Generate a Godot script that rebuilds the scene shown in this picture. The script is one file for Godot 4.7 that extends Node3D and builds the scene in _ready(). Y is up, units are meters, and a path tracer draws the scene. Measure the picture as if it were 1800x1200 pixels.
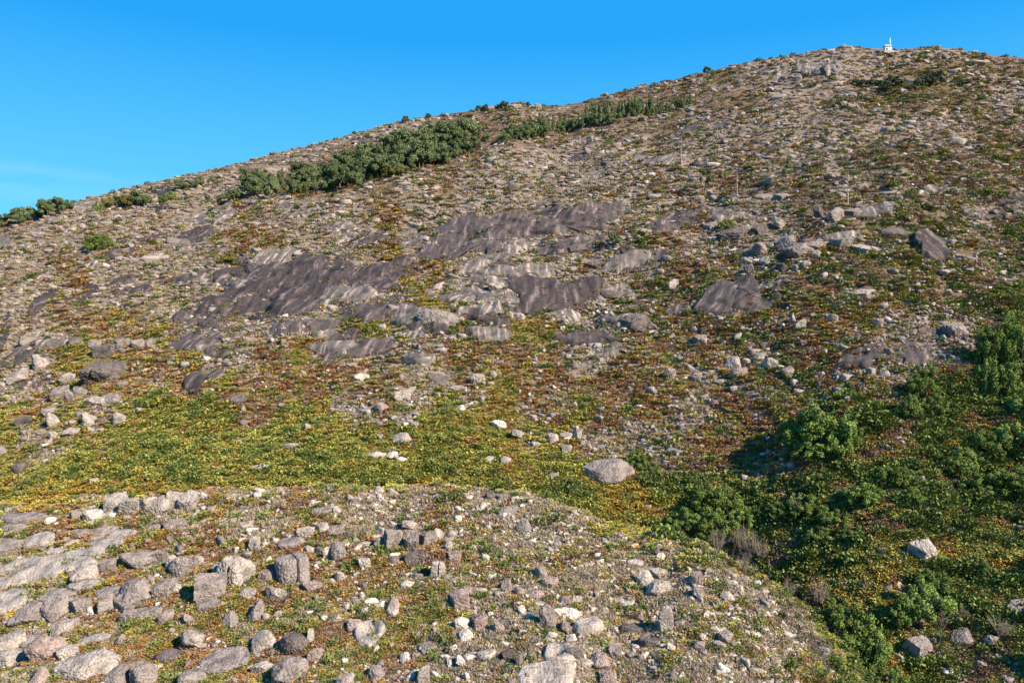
extends Node3D
# A granite hillside above a rocky knoll, seen from a drone. y is up, the lens looks along -z; d is the distance along -z in metres.

const F := 1380.0            # focal length in pixels of the 1800 x 1200 photograph; pixels only give directions, distances come from the ground
var rng := RandomNumberGenerator.new()
var n_big := FastNoiseLite.new()
var n_mid := FastNoiseLite.new()
var n_fine := FastNoiseLite.new()
var n_patch := FastNoiseLite.new()
var used := {}

func _ready() -> void:
	rng.seed = 7
	# ---------------------------------------------------------------- camera, sky, sun
	var cam := Camera3D.new()
	cam.name = "camera"
	cam.fov = rad_to_deg(2.0 * atan(600.0 / F))
	cam.near = 0.5
	cam.far = 6000.0
	add_child(cam)
	cam.current = true
	var env := Environment.new()
	env.background_mode = Environment.BG_SKY
	env.sky = Sky.new()
	env.sky.sky_material = make_sky()
	env.tonemap_mode = Environment.TONE_MAPPER_LINEAR
	env.tonemap_exposure = 2.25
	env.sdfgi_enabled = true
	env.ssao_enabled = true
	env.ssil_enabled = true
	var we := WorldEnvironment.new()
	we.name = "environment"
	we.environment = env
	add_child(we)
	var sun := DirectionalLight3D.new()
	sun.name = "sun"
	sun.light_energy = 1.6
	sun.light_color = Color(1.0, 0.94, 0.85)
	sun.light_angular_distance = 0.5
	sun.shadow_enabled = true
	add_child(sun)
	sun.look_at_from_position(Vector3(0.68, 0.60, 0.54), Vector3.ZERO, Vector3.UP)
	# ---------------------------------------------------------------- the place
	setup_noise()
	setup_columns()
	setup_view_table()
	make_materials()
	build_terrain()
	make_rock_meshes()
	build_outcrops()
	build_boulders()
	build_summit_hut()
	build_trees()
	build_rubble()
	build_heath()

# ==================================================================== helpers
func numbered(s: String) -> String:
	var k: int = used.get(s, 0)
	used[s] = k + 1
	return s if k == 0 else "%s_%03d" % [s, k]

func tag(o: Node, label: String, category: String, group := "", kind := "") -> void:
	if label: o.set_meta("label", label)
	if category: o.set_meta("category", category)
	if group: o.set_meta("group", group)
	if kind: o.set_meta("kind", kind)

func base(called: String, at: Vector3) -> Node3D:
	var o := Node3D.new()
	o.name = numbered(called)
	add_child(o)
	o.position = at
	return o

func part(called: String, mesh: Mesh, mat: Material, parent: Node) -> MeshInstance3D:
	var o := MeshInstance3D.new()
	o.name = called
	o.mesh = mesh
	if mat: o.material_override = mat
	parent.add_child(o, true)
	return o

func arrays(v: PackedVector3Array, n: PackedVector3Array, idx: PackedInt32Array, col := PackedColorArray(), uv := PackedVector2Array()) -> ArrayMesh:
	var a := []
	a.resize(Mesh.ARRAY_MAX)
	a[Mesh.ARRAY_VERTEX] = v
	a[Mesh.ARRAY_NORMAL] = n
	if col.size(): a[Mesh.ARRAY_COLOR] = col
	if uv.size(): a[Mesh.ARRAY_TEX_UV] = uv
	a[Mesh.ARRAY_INDEX] = idx
	var m := ArrayMesh.new()
	m.add_surface_from_arrays(Mesh.PRIMITIVE_TRIANGLES, a)
	return m

func smooth_normals(v: PackedVector3Array, idx: PackedInt32Array) -> PackedVector3Array:
	var n := PackedVector3Array()
	n.resize(v.size())
	for t in range(0, idx.size(), 3):
		var a := idx[t]
		var b := idx[t + 1]
		var c := idx[t + 2]
		var fn := (v[c] - v[a]).cross(v[b] - v[a])
		n[a] += fn
		n[b] += fn
		n[c] += fn
	for i in n.size():
		n[i] = n[i].normalized()
	return n

func curve_at(knots: Array, x: float) -> float:
	# monotone-ish cubic through [x, y] knots
	var last := knots.size() - 1
	if x <= knots[0][0]: return knots[0][1]
	if x >= knots[last][0]: return knots[last][1]
	var i := 0
	while x > knots[i + 1][0]: i += 1
	var x0: float = knots[i][0]
	var x1: float = knots[i + 1][0]
	var y0: float = knots[i][1]
	var y1: float = knots[i + 1][1]
	var m0: float = (y1 - y0) / (x1 - x0)
	var m1 := m0
	if i > 0: m0 = 0.5 * (m0 + (y0 - knots[i - 1][1]) / (x0 - knots[i - 1][0]))
	if i + 1 < last: m1 = 0.5 * (m1 + (knots[i + 2][1] - y1) / (knots[i + 2][0] - x1))
	var t := (x - x0) / (x1 - x0)
	var h := x1 - x0
	return (2 * t * t * t - 3 * t * t + 1) * y0 + (t * t * t - 2 * t * t + t) * h * m0 + (-2 * t * t * t + 3 * t * t) * y1 + (t * t * t - t * t) * h * m1

# ==================================================================== sky
func make_sky() -> PanoramaSkyMaterial:
	var w := 1536
	var h := 768
	var img := Image.create(w, h, false, Image.FORMAT_RGBAF)
	var cn := FastNoiseLite.new()
	cn.seed = 5
	cn.frequency = 1.0
	cn.fractal_octaves = 4
	for j in h:
		var el := (0.5 - (j + 0.5) / h) * PI
		var s := rad_to_deg(el)
		var c: Color
		if s < 0.0:
			c = Color(0.20, 0.17, 0.13)
		else:
			var t := clampf((s - 4.0) / 17.0, 0.0, 1.0)
			c = Color(0.22, 0.83, 1.0).lerp(Color(0.020, 0.375, 0.95), pow(t, 0.8))
			c = c.lerp(Color(0.012, 0.16, 0.62), smoothstep(24.0, 90.0, s))
		if s < 4.0 or s > 17.0:
			for i in w:
				img.set_pixel(i, j, c)
		else:
			for i in w:
				var az := (i + 0.5) / w * TAU
				var v := cn.get_noise_3d(cos(az) * 4.0, s * 0.55, sin(az) * 4.0)
				var big := cn.get_noise_3d(cos(az) * 1.2 + 9.0, s * 0.12, sin(az) * 1.2 + 3.0)
				var band := exp(-pow((s - 9.8) / 1.1, 2.0))
				var k := clampf((v + 0.28) * 1.2, 0.0, 1.0) * band * clampf(big * 2.0 + 0.65, 0.0, 1.0)
				img.set_pixel(i, j, c.lerp(Color(0.72, 0.93, 1.0), 0.34 * k))
	var m := PanoramaSkyMaterial.new()
	m.panorama = ImageTexture.create_from_image(img)
	m.energy_multiplier = 0.457
	return m

# ==================================================================== ground shape
const COL0 := -1200.0
const COLSTEP := 20.0
var c_d0 := PackedFloat32Array()
var c_h0 := PackedFloat32Array()
var c_dc := PackedFloat32Array()
var c_hc := PackedFloat32Array()
var c_dk := PackedFloat32Array()
var c_hk := PackedFloat32Array()

func setup_noise() -> void:
	for a in [[n_big, 11, 1.0 / 70.0, 3], [n_mid, 23, 1.0 / 13.0, 3], [n_fine, 37, 1.0 / 3.2, 2], [n_patch, 51, 1.0, 3]]:
		a[0].seed = a[1]
		a[0].frequency = a[2]
		a[0].fractal_octaves = a[3]
		a[0].noise_type = FastNoiseLite.TYPE_SIMPLEX_SMOOTH

func setup_columns() -> void:
	var sky_y := [[-1200, 760], [-600, 560], [-200, 446], [0, 388], [60, 374], [130, 356], [240, 328], [400, 292], [500, 267], [600, 241], [720, 211], [800, 199], [860, 189], [905, 181], [940, 186], [1000, 183], [1080, 165], [1200, 136], [1330, 107], [1400, 95], [1480, 84], [1560, 87], [1650, 85], [1700, 89], [1750, 97], [1800, 101], [1950, 122], [2200, 190], [3000, 500]]
	var sky_d := [[-1200, 250], [0, 292], [400, 335], [900, 385], [1560, 430], [2200, 440], [3000, 420]]
	var base_y := [[-1200, 1000], [-400, 920], [0, 905], [600, 872], [900, 880], [1100, 955], [1300, 1050], [1450, 1150], [1560, 1205], [1680, 1225], [1800, 1230], [2000, 1230], [3000, 1150]]
	var base_d := [[-1200, 115], [0, 108], [600, 106], [900, 106], [1100, 98], [1300, 88], [1450, 77], [1560, 71], [1680, 69], [1800, 67], [2000, 65], [3000, 60]]
	var knoll_y := [[-1200, 1000], [-400, 930], [0, 905], [200, 886], [600, 869], [780, 868], [880, 876], [1000, 906], [1100, 948], [1200, 975], [1300, 1020], [1400, 1105], [1480, 1200], [1600, 1400], [1800, 1800], [3000, 2400]]
	var knoll_d := [[-1200, 92], [0, 88], [600, 85], [850, 82], [1000, 77], [1200, 69], [1400, 61], [1480, 58], [1700, 50], [3000, 42]]
	var n := int(4600.0 / COLSTEP) + 1
	for i in n:
		var px := COL0 + i * COLSTEP
		c_d0.append(curve_at(base_d, px))
		c_h0.append((600.0 - curve_at(base_y, px)) / F * c_d0[i])
		c_dc.append(curve_at(sky_d, px))
		c_hc.append((600.0 - curve_at(sky_y, px)) / F * c_dc[i])
		c_dk.append(curve_at(knoll_d, px))
		c_hk.append((600.0 - curve_at(knoll_y, px)) / F * c_dk[i])

func ground(x: float, d: float) -> float:
	var px := 900.0 + F * x / maxf(d, 1.0)
	var f := clampf((px - COL0) / COLSTEP, 0.0, c_d0.size() - 1.001)
	var i := int(f)
	var t := f - i
	var d0 := lerpf(c_d0[i], c_d0[i + 1], t)
	var h0 := lerpf(c_h0[i], c_h0[i + 1], t)
	var dc := lerpf(c_dc[i], c_dc[i + 1], t)
	var hc := lerpf(c_hc[i], c_hc[i + 1], t)
	var dk := lerpf(c_dk[i], c_dk[i + 1], t)
	var hk := lerpf(c_hk[i], c_hk[i + 1], t)
	# the main slope, a little convex, rounding over behind the crest
	var mean := (hc - h0) / (dc - d0)
	var s := (d - d0) / (dc - d0)
	var hm: float
	if s <= 0.0:
		hm = h0 + 0.55 * (d - d0) * mean * 1.2
	elif s <= 1.0:
		hm = h0 + (hc - h0) * (s + 0.2 * s * (1.0 - s))
	else:
		var e := d - dc
		hm = hc + mean * 0.8 * e - 0.012 * e * e
		if e > 90.0: hm = hc + mean * 72.0 - 97.2 - (e - 90.0) * (2.16 - mean * 0.8) * 0.35
	var w := smoothstep(-0.02, 0.12, s) * (1.0 - 0.75 * smoothstep(0.86, 1.0, s))
	hm += (n_big.get_noise_2d(x, d) * 3.2 + n_mid.get_noise_2d(x, d) * 1.5) * w
	# the knoll in front
	var q := d - dk
	var hn: float
	if q < 0.0:
		hn = hk + 0.25 * q - 0.9 * (1.0 - exp(q / 6.0)) * 0.35
	else:
		hn = hk + 0.06 * q - 0.020 * q * q
		if q > 20.0: hn = hk + 1.2 - 8.0 - 0.7 * (q - 20.0)
	hn += n_mid.get_noise_2d(x * 1.3 + 50.0, d * 1.3) * 0.75 * (1.0 - exp(-absf(q) / 5.0) * 0.3) + n_fine.get_noise_2d(x * 0.8, d * 0.8) * 0.16
	var g := hm - hn
	return 0.5 * (hm + hn + sqrt(g * g + 0.8))

func slope(x: float, d: float, e := 3.0) -> Vector2:
	# rise to the side and away
	return Vector2(ground(x + e, d) - ground(x - e, d), ground(x, d + e) - ground(x, d - e)) / (2.0 * e)

const VX0 := -240.0
const VXS := 8.0
const VCOLS := 286
const VYS := 4.0
const VROWS := 340
var view := PackedFloat32Array()
var hidden_from := PackedFloat32Array()
var hidden_to := PackedFloat32Array()

func setup_view_table() -> void:
	# the distance of the ground along each photograph direction: one walk outwards per column
	view.resize(VCOLS * VROWS)
	for c in VCOLS:
		var u := (VX0 + c * VXS - 900.0) / F
		var d := 30.0
		var top := VROWS * VYS + 200.0
		var pd := d
		var py := top
		var lo := 0.0
		var hi := 0.0
		while d < 480.0:
			var y := 600.0 - F * ground(u * d, d) / d
			if y < top:
				var r1 := mini(VROWS - 1, int(floor(minf(py, top) / VYS)))
				var r0 := maxi(0, int(ceil(y / VYS)))
				for r in range(r0, r1 + 1):
					var t := clampf((top - r * VYS) / maxf(top - y, 0.01), 0.0, 1.0)
					view[c * VROWS + r] = lerpf(pd, d, t) if d - pd < 6.0 else d
				if d - pd > 6.0 and lo == 0.0:
					lo = pd
					hi = d
				top = y
				py = y
				pd = d
			d *= 1.006
		hidden_from.append(lo)
		hidden_to.append(hi)

func depth_at(px: float, py: float) -> float:
	var c := clampi(int(round((px - VX0) / VXS)), 0, VCOLS - 1)
	var r := clampf(py / VYS, 0.0, VROWS - 1.001)
	var a := view[c * VROWS + int(r)]
	var b := view[c * VROWS + int(r) + 1]
	if a <= 0.0: return b
	if absf(a - b) > 8.0: return b
	return lerpf(a, b, r - int(r))

func place(px: float, py: float) -> Vector3:
	var d := depth_at(px, py)
	while d <= 0.0 and py < 1200.0:
		py += 3.0
		d = depth_at(px, py)
	var x := (px - 900.0) / F * d
	return Vector3(x, ground(x, d), -d)

func pixel(p: Vector3) -> Vector2:
	return Vector2(900.0 + F * p.x / -p.z, 600.0 - F * p.y / -p.z)

# ==================================================================== what grows where (one letter per 50 x 50 pixels of the photograph)
const ZONES := [
	"bbbbbbbbbbbbbbbbbbbbbbbbbbbbbbbbbbbb",
	"bbbbbbbbbbbbbbbbbbbbbbbbbbbbrrrrrrbb",
	"bbbbbbbbbbbbbbbbbbbbbbbbbbrrrrrkkkkb",
	"bbbbbbbbbbbbbbbbbbrrbbbbbbbrrbkkkkkr",
	"rrrrrrrrrrrrrrrbbbbbbbbbrrrrrrrrrrbb",
	"rrrrrrrrrrrbbbbbbrrrrrprrrbrrrbbkbbk",
	"rrrrrrrrrrobbbrorrrrrrrbrobbbrbrbbkb",
	"rrrrrrrrorrrrorrrrrrrrprbrrrbbrkkkrk",
	"rrrrrrrroorrrorrrrrrrrkorrrrokkkkkbk",
	"rrorrrrrrrrrrooorrrrrrrkokrkkkkkkkkk",
	"rrorrrrrrrprrrmmprprrrkkkookokkokkkG",
	"rrooomrrrrrrmmmkkkmkrrkookkoooorrrkG",
	"rrmmmomrromoprrooooorrokoookoorrrrGG",
	"rrmoooomoooooorromoooooororkkooroGGG",
	"momrmgggoogmrorgmmoogooorooooGGGkGGG",
	"mrmmgggggggmgmgggmmmrrrroooooGGkGGGG",
	"mmgggggggggggggggmmggmmkkoooGGGGGGGG",
	"yyyyyymyygggggyygggggyygGGGGGGGGGGGG",
	"pnopnntnttnntttntttttyyGGGGGGGGGGGGG",
	"pppnnnnnnnnnnnnnntttttttddddGGmmGmmm",
	"pppnnnnnnnnnnnnnttttttttttdGGyymGGGG",
	"ppnnnnnnnnnnnnnntttttttttttddGmyGGGG",
	"ppnnnnnnnnnnnnnnttttttttttttdGGGddkk",
	"pnnnnnnnnnnnnnntttttttttttttdGGyGkkk",
]
# per zone: soil colour, share of the ground that plants cover, stones, and the mix of plants
# plants: 0 brown heather, 1 rust bracken, 2 gold bracken, 3 olive bracken, 4 green gorse, 5 dark green scrub, 6 straw grass, 7 grey dead scrub
const SOIL := {
	"b": Color(0.165, 0.120, 0.090), "r": Color(0.225, 0.178, 0.145), "k": Color(0.150, 0.112, 0.075), "o": Color(0.20, 0.125, 0.075),
	"m": Color(0.19, 0.145, 0.065), "g": Color(0.15, 0.14, 0.045), "G": Color(0.080, 0.078, 0.032), "y": Color(0.130, 0.105, 0.035),
	"t": Color(0.255, 0.198, 0.145), "n": Color(0.24, 0.17, 0.11), "d": Color(0.110, 0.085, 0.060), "p": Color(0.260, 0.220, 0.180),
}
const PLANTS := {
	"b": [0.85, [5, .9, .3, 1.2, .7, .4, 4, .5]], "r": [0.66, [4.0, .8, .4, 1.2, .5, .2, 6, .6]], "k": [0.95, [4.5, 1, .3, 2.2, 1.8, 1.4, 2.0, .4]],
	"o": [0.9, [3.4, 4.0, 1.2, 1.6, .6, .2, 3.4, .2]], "m": [0.95, [.6, 1.8, 2.2, 5, 1.0, .2, .5, .1]], "g": [1.0, [.5, 1.0, 1.2, 6.5, 3.2, .2, .2, 0]],
	"G": [1.0, [2.6, 1.5, .7, 3.2, 2.6, 1.6, .6, .3]], "y": [1.0, [.3, .8, 4.5, 4.5, .8, .2, .3, .1]], "t": [0.8, [2.4, .7, .4, .8, .4, .1, 6, .6]],
	"n": [0.97, [3.4, 3.0, 1.4, 2.0, .6, .2, 3.6, .6]], "d": [0.85, [2.5, .4, .3, 1.2, .8, .6, 1, 3]], "p": [0.6, [1, 2, 1, 1.6, .5, .1, 2.5, .3]],
}
const STONES := {"b": 0.62, "r": 1.15, "k": 0.7, "o": 0.42, "m": 0.14, "g": 0.018, "G": 0.012, "y": 0.02, "t": 1.3, "n": 0.9, "d": 0.2, "p": 0.8}

func zone(px: float, py: float, p: Vector3) -> String:
	# a border that wanders with the ground, not a straight cell edge
	var k := 0.05
	var jx := n_patch.get_noise_2d(p.x * k * 2.0, p.z * k * 2.0) * 45.0 + n_patch.get_noise_2d(p.x * k * 9.0, p.z * k * 9.0) * 28.0
	var jy := n_patch.get_noise_2d(p.x * k * 2.0 + 77.0, p.z * k * 2.0) * 26.0 + n_patch.get_noise_2d(p.x * k * 9.0 + 31.0, p.z * k * 9.0) * 16.0
	var on_knoll := on_the_knoll(p)
	var qy := py + jy
	if on_knoll: qy = maxf(qy, 905.0)
	elif px < 1150.0: qy = minf(qy, 898.0)
	return ZONES[clampi(int(qy / 50.0), 0, 23)][clampi(int((px + jx) / 50.0), 0, 35)]

func on_the_knoll(p: Vector3) -> bool:
	var px := 900.0 + F * p.x / -p.z
	var f := clampf((px - COL0) / COLSTEP, 0.0, c_d0.size() - 1.001)
	return -p.z < c_dk[int(f)] + 4.0 + 7.0 * n_mid.get_noise_2d(p.x * 2.0, p.z * 2.0) and px < 1560.0

# ==================================================================== materials
var mat := {}

func noise_tex(freq: float, octaves: int, ramp: Array, seed_: int, kind := FastNoiseLite.TYPE_SIMPLEX_SMOOTH, size := 512) -> NoiseTexture2D:
	var n := FastNoiseLite.new()
	n.seed = seed_
	n.noise_type = kind
	n.frequency = freq
	n.fractal_octaves = octaves
	var t := NoiseTexture2D.new()
	t.width = size
	t.height = size
	t.seamless = true
	t.noise = n
	var g := Gradient.new()
	var offs := PackedFloat32Array()
	var cols := PackedColorArray()
	for a in ramp:
		offs.append(a[0])
		cols.append((a[1] as Color).linear_to_srgb())
	g.offsets = offs
	g.colors = cols
	t.color_ramp = g
	return t

func grey(v: float, warm := 0.0) -> Color:
	return Color(v * (1.0 + warm), v, v * (1.0 - warm))

func make_materials() -> void:
	var height := noise_tex(0.03, 5, [[0.0, grey(0.0)], [1.0, grey(1.0)]], 3)
	# earth between the plants
	var m := StandardMaterial3D.new()
	m.resource_name = "earth"
	m.vertex_color_use_as_albedo = true
	m.albedo_texture = noise_tex(0.035, 5, [[0.2, grey(0.45, 0.05)], [0.5, grey(0.85, 0.03)], [0.62, grey(1.0)], [0.85, grey(1.0, -0.02)]], 8)
	m.uv1_triplanar = true
	m.uv1_world_triplanar = true
	m.uv1_scale = Vector3.ONE * 0.09
	m.roughness = 1.0
	m.specular_mode = BaseMaterial3D.SPECULAR_DISABLED
	m.heightmap_enabled = true
	m.heightmap_texture = height
	m.heightmap_scale = 30.0
	mat.earth = m
	# granite: grains, lichen blotches, and a tint for each weathering
	var speckle := noise_tex(0.045, 6, [[0.18, grey(0.28)], [0.40, grey(0.62)], [0.55, grey(0.92, 0.02)], [0.72, grey(1.0)]], 21)
	var lichen := noise_tex(0.012, 4, [[0.30, grey(0.50, 0.03)], [0.46, grey(0.88)], [0.6, grey(1.0)], [0.74, Color(1.0, 0.97, 0.86)]], 33)
	for a in [["grey", Color(0.305, 0.260, 0.245)], ["pale", Color(0.425, 0.370, 0.335)], ["dark", Color(0.175, 0.145, 0.14)], ["white", Color(0.62, 0.565, 0.51)], ["rosy", Color(0.355, 0.275, 0.25)], ["stone", Color(1, 1, 1)]]:
		var s := StandardMaterial3D.new()
		s.resource_name = "granite " + a[0]
		s.albedo_color = (a[1] as Color).linear_to_srgb()
		s.albedo_texture = speckle
		s.uv1_triplanar = true
		s.uv1_world_triplanar = true
		s.uv1_scale = Vector3.ONE * 0.21
		s.detail_enabled = a[0] != "stone"
		s.detail_albedo = lichen
		s.detail_blend_mode = BaseMaterial3D.BLEND_MODE_MUL
		s.detail_uv_layer = BaseMaterial3D.DETAIL_UV_2
		s.uv2_triplanar = true
		s.uv2_world_triplanar = true
		s.uv2_scale = Vector3.ONE * 0.12
		s.roughness = 0.95
		s.metallic_specular = 0.25
		s.heightmap_enabled = true
		s.heightmap_texture = height
		s.heightmap_scale = 12.0
		s.vertex_color_use_as_albedo = a[0] == "stone"
		mat[a[0]] = s
	# bare bedrock: water streaks run down the slope (u across, v down the fall line, in metres)
	for a in [["slab", Color(0.265, 0.210, 0.203), 0], ["slab_dark", Color(0.195, 0.152, 0.150), 1], ["slab_pale", Color(0.46, 0.385, 0.345), 2]]:
		var s := StandardMaterial3D.new()
		s.resource_name = "streaked granite"
		s.albedo_color = (a[1] as Color).linear_to_srgb()
		s.albedo_texture = noise_tex(0.02, 6, [[0.28, grey(0.22, -0.02)], [0.46, grey(0.29)], [0.56, grey(0.34, 0.01)], [0.64, grey(0.38, 0.02)], [0.70, grey(0.48, 0.02)], [0.78, grey(0.78, 0.03)]], 60 + a[2])
		s.uv1_scale = Vector3(0.060, 0.008, 1.0)
		s.detail_enabled = true
		s.detail_albedo = noise_tex(0.03, 5, [[0.25, grey(0.45)], [0.45, grey(0.85)], [0.6, grey(1.0)]], 70 + a[2])
		s.detail_blend_mode = BaseMaterial3D.BLEND_MODE_MUL
		s.detail_uv_layer = BaseMaterial3D.DETAIL_UV_2
		s.uv2_triplanar = true
		s.uv2_world_triplanar = true
		s.uv2_scale = Vector3.ONE * 0.06
		s.roughness = 0.9
		s.metallic_specular = 0.3
		s.heightmap_enabled = true
		s.heightmap_texture = s.detail_albedo
		s.heightmap_scale = 6.0
		mat[a[0]] = s
	# plants: colour comes with each copy and each leaf
	for a in [["plant", Color(0.16, 0.15, 0.05)], ["leaf", Color(0.10, 0.16, 0.04)]]:
		var s := StandardMaterial3D.new()
		s.resource_name = a[0]
		s.vertex_color_use_as_albedo = true
		s.roughness = 0.85
		s.metallic_specular = 0.2
		s.cull_mode = BaseMaterial3D.CULL_DISABLED
		s.backlight_enabled = true
		s.backlight = a[1]
		mat[a[0]] = s
	for a in [["bark", Color(0.12, 0.095, 0.075)], ["bleached", Color(0.34, 0.30, 0.26)], ["twig", Color(0.24, 0.19, 0.155)], ["plaster", Color(0.78, 0.76, 0.72)], ["metal", Color(0.62, 0.62, 0.62)], ["red", Color(0.45, 0.10, 0.07)], ["concrete", Color(0.42, 0.39, 0.36)]]:
		var s := StandardMaterial3D.new()
		s.resource_name = a[0]
		s.albedo_color = (a[1] as Color).linear_to_srgb()
		s.albedo_texture = speckle
		s.uv1_triplanar = true
		s.uv1_world_triplanar = true
		s.uv1_scale = Vector3.ONE * 0.5
		s.roughness = 0.9
		mat[a[0]] = s

# ==================================================================== terrain
func build_terrain() -> void:
	var cols := PackedFloat32Array()
	var px := -1200.0
	while px <= 3000.0:
		cols.append(px)
		px += 4.5 if px > -60.0 and px < 1860.0 else 60.0
	var rows := PackedFloat32Array()
	var d := 6.0
	while d < 1500.0:
		rows.append(d)
		if d < 40.0: d += 3.0
		elif d < 465.0: d *= 1.0072
		else: d *= 1.05
	var nc := cols.size()
	var nr := rows.size()
	var v := PackedVector3Array()
	var col := PackedColorArray()
	v.resize(nc * nr)
	col.resize(nc * nr)
	for r in nr:
		d = rows[r]
		for c in nc:
			var x := (cols[c] - 900.0) / F * d
			var y := ground(x, d)
			var p := Vector3(x, y, -d)
			p.y += n_fine.get_noise_2d(x, d) * 0.14
			v[r * nc + c] = p
			var q := Color(0.16, 0.12, 0.08)
			if d > 40.0 and d < 480.0:
				q = SOIL[zone(cols[c], 600.0 - F * y / d, p)]
			var k := 1.0 + 0.22 * n_fine.get_noise_2d(x * 0.7 + 40.0, d * 0.7) + 0.12 * n_mid.get_noise_2d(x + 9.0, d)
			col[r * nc + c] = Color(q.r * k, q.g * k, q.b * k)
	var idx := PackedInt32Array()
	idx.resize((nc - 1) * (nr - 1) * 6)
	var w := 0
	for r in nr - 1:
		for c in nc - 1:
			var a := r * nc + c
			idx[w] = a
			idx[w + 1] = a + nc
			idx[w + 2] = a + 1
			idx[w + 3] = a + 1
			idx[w + 4] = a + nc
			idx[w + 5] = a + nc + 1
			w += 6
	var o := part("hillside_ground", arrays(v, smooth_normals(v, idx), idx, col), mat.earth, self)
	tag(o, "rocky hillside and knoll of earth and dry turf", "hillside", "", "structure")

# ==================================================================== rock shapes
var rock := {}
var ico := []

func icosphere(level: int) -> Array:
	var t := (1.0 + sqrt(5.0)) / 2.0
	var v: Array[Vector3] = []
	for p in [[-1, t, 0], [1, t, 0], [-1, -t, 0], [1, -t, 0], [0, -1, t], [0, 1, t], [0, -1, -t], [0, 1, -t], [t, 0, -1], [t, 0, 1], [-t, 0, -1], [-t, 0, 1]]:
		v.append(Vector3(p[0], p[1], p[2]).normalized())
	var f := [0, 11, 5, 0, 5, 1, 0, 1, 7, 0, 7, 10, 0, 10, 11, 1, 5, 9, 5, 11, 4, 11, 10, 2, 10, 7, 6, 7, 1, 8, 3, 9, 4, 3, 4, 2, 3, 2, 6, 3, 6, 8, 3, 8, 9, 4, 9, 5, 2, 4, 11, 6, 2, 10, 8, 6, 7, 9, 8, 1]
	for l in level:
		var mid := {}
		var g := []
		for i in range(0, f.size(), 3):
			var e := []
			for k in 3:
				var a: int = f[i + k]
				var b: int = f[i + (k + 1) % 3]
				var key := mini(a, b) * 100000 + maxi(a, b)
				if not mid.has(key):
					mid[key] = v.size()
					v.append((v[a] + v[b]).normalized())
				e.append(mid[key])
			g.append_array([f[i], e[0], e[2], f[i + 1], e[1], e[0], f[i + 2], e[2], e[1], e[0], e[1], e[2]])
		f = g
	# clockwise fronts
	var idx := PackedInt32Array()
	for i in range(0, f.size(), 3):
		idx.append_array([f[i], f[i + 2], f[i + 1]])
	return [PackedVector3Array(v), idx]

func rock_mesh(level: int, kind: String, seed_: int) -> ArrayMesh:
	var r := RandomNumberGenerator.new()
	r.seed = seed_
	var planes: Array[Vector3] = []
	var power := 12.0
	var bound := {"block": 0.74, "round": 0.86, "wedge": 0.74, "sheet": 0.78, "split": 0.80}[kind] as float
	var turn := Basis.from_euler(Vector3(r.randf_range(-0.2, 0.2), r.randf_range(-0.5, 0.5), r.randf_range(-0.2, 0.2)))
	match kind:
		"block":
			power = 36.0
			for n in [Vector3.RIGHT, Vector3.LEFT, Vector3.UP, Vector3.DOWN, Vector3.FORWARD, Vector3.BACK]:
				planes.append(turn * (n + Vector3(r.randf_range(-.22, .22), r.randf_range(-.22, .22), r.randf_range(-.22, .22))).normalized() / r.randf_range(0.72, 0.86))
			for k in 4:
				planes.append(Vector3(r.randfn(), r.randfn(), r.randfn()).normalized() / r.randf_range(0.86, 1.04))
		"round":
			power = 20.0
			for k in 9:
				planes.append(Vector3(r.randfn(), r.randfn(), r.randfn()).normalized() / r.randf_range(0.60, 0.92))
			planes.append(Vector3.UP / 0.85)
		"wedge":
			power = 22.0
			for k in 12:
				planes.append(Vector3(r.randfn(), r.randfn() * 0.8, r.randfn()).normalized() / r.randf_range(0.55, 0.95))
			planes.append(Vector3(0, -1, 0) / 0.8)
		"sheet":
			power = 9.0
			for k in 9:
				planes.append(Vector3(r.randfn(), r.randfn() * 0.25, r.randfn()).normalized() / r.randf_range(0.74, 1.0))
			planes.append(Vector3(r.randf_range(-.25, .25), 1, r.randf_range(-.25, .25)).normalized() / 0.62)
			planes.append(Vector3.DOWN / 0.8)
		"split":
			power = 10.0
			for k in 8:
				planes.append(Vector3(r.randfn(), r.randfn(), r.randfn()).normalized() / r.randf_range(0.8, 1.0))
			for n in [Vector3.UP, Vector3.BACK, Vector3.LEFT, Vector3.RIGHT]:
				planes.append((n + Vector3(r.randf_range(-.2, .2), r.randf_range(-.2, .2), r.randf_range(-.2, .2))).normalized() / 0.8)
	var nz := FastNoiseLite.new()
	nz.seed = seed_
	nz.frequency = 1.4
	nz.fractal_octaves = 4
	if ico.is_empty():
		for l in 6: ico.append(icosphere(l))
	var src: PackedVector3Array = ico[level][0]
	var idx: PackedInt32Array = ico[level][1]
	var v := PackedVector3Array()
	v.resize(src.size())
	var cut := Vector3(1, r.randf_range(-.25, .25), r.randf_range(-.2, .2)).normalized()
	var off := r.randf_range(-0.15, 0.25)
	for i in src.size():
		var n := src[i]
		var s := pow(bound, power)
		for p in planes:
			var k := n.dot(p)
			if k > 0.0: s += pow(k, power)
		var q := n * pow(s, -1.0 / power)
		q *= 1.0 + 0.09 * nz.get_noise_3dv(n * 1.3) + 0.05 * nz.get_noise_3dv(n * 4.0)
		if level > 3:
			# weathering joints: grooves along the noise's zero lines
			var j := nz.get_noise_3dv(n * 0.75 + Vector3.ONE * 3.0)
			q *= 1.0 - 0.10 * exp(-j * j / 0.0006)
			q *= 1.0 - 0.05 * absf(nz.get_noise_3dv(n * 2.4 + Vector3.ONE * 9.0))
		if kind == "split":
			var w := q.dot(cut) - off + 0.05 * nz.get_noise_3dv(n * 2.0 + Vector3.ONE * 5.0)
			q *= 1.0 - 0.42 * exp(-w * w / 0.0022)
		v[i] = q
	return arrays(v, smooth_normals(v, idx), idx)

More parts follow.
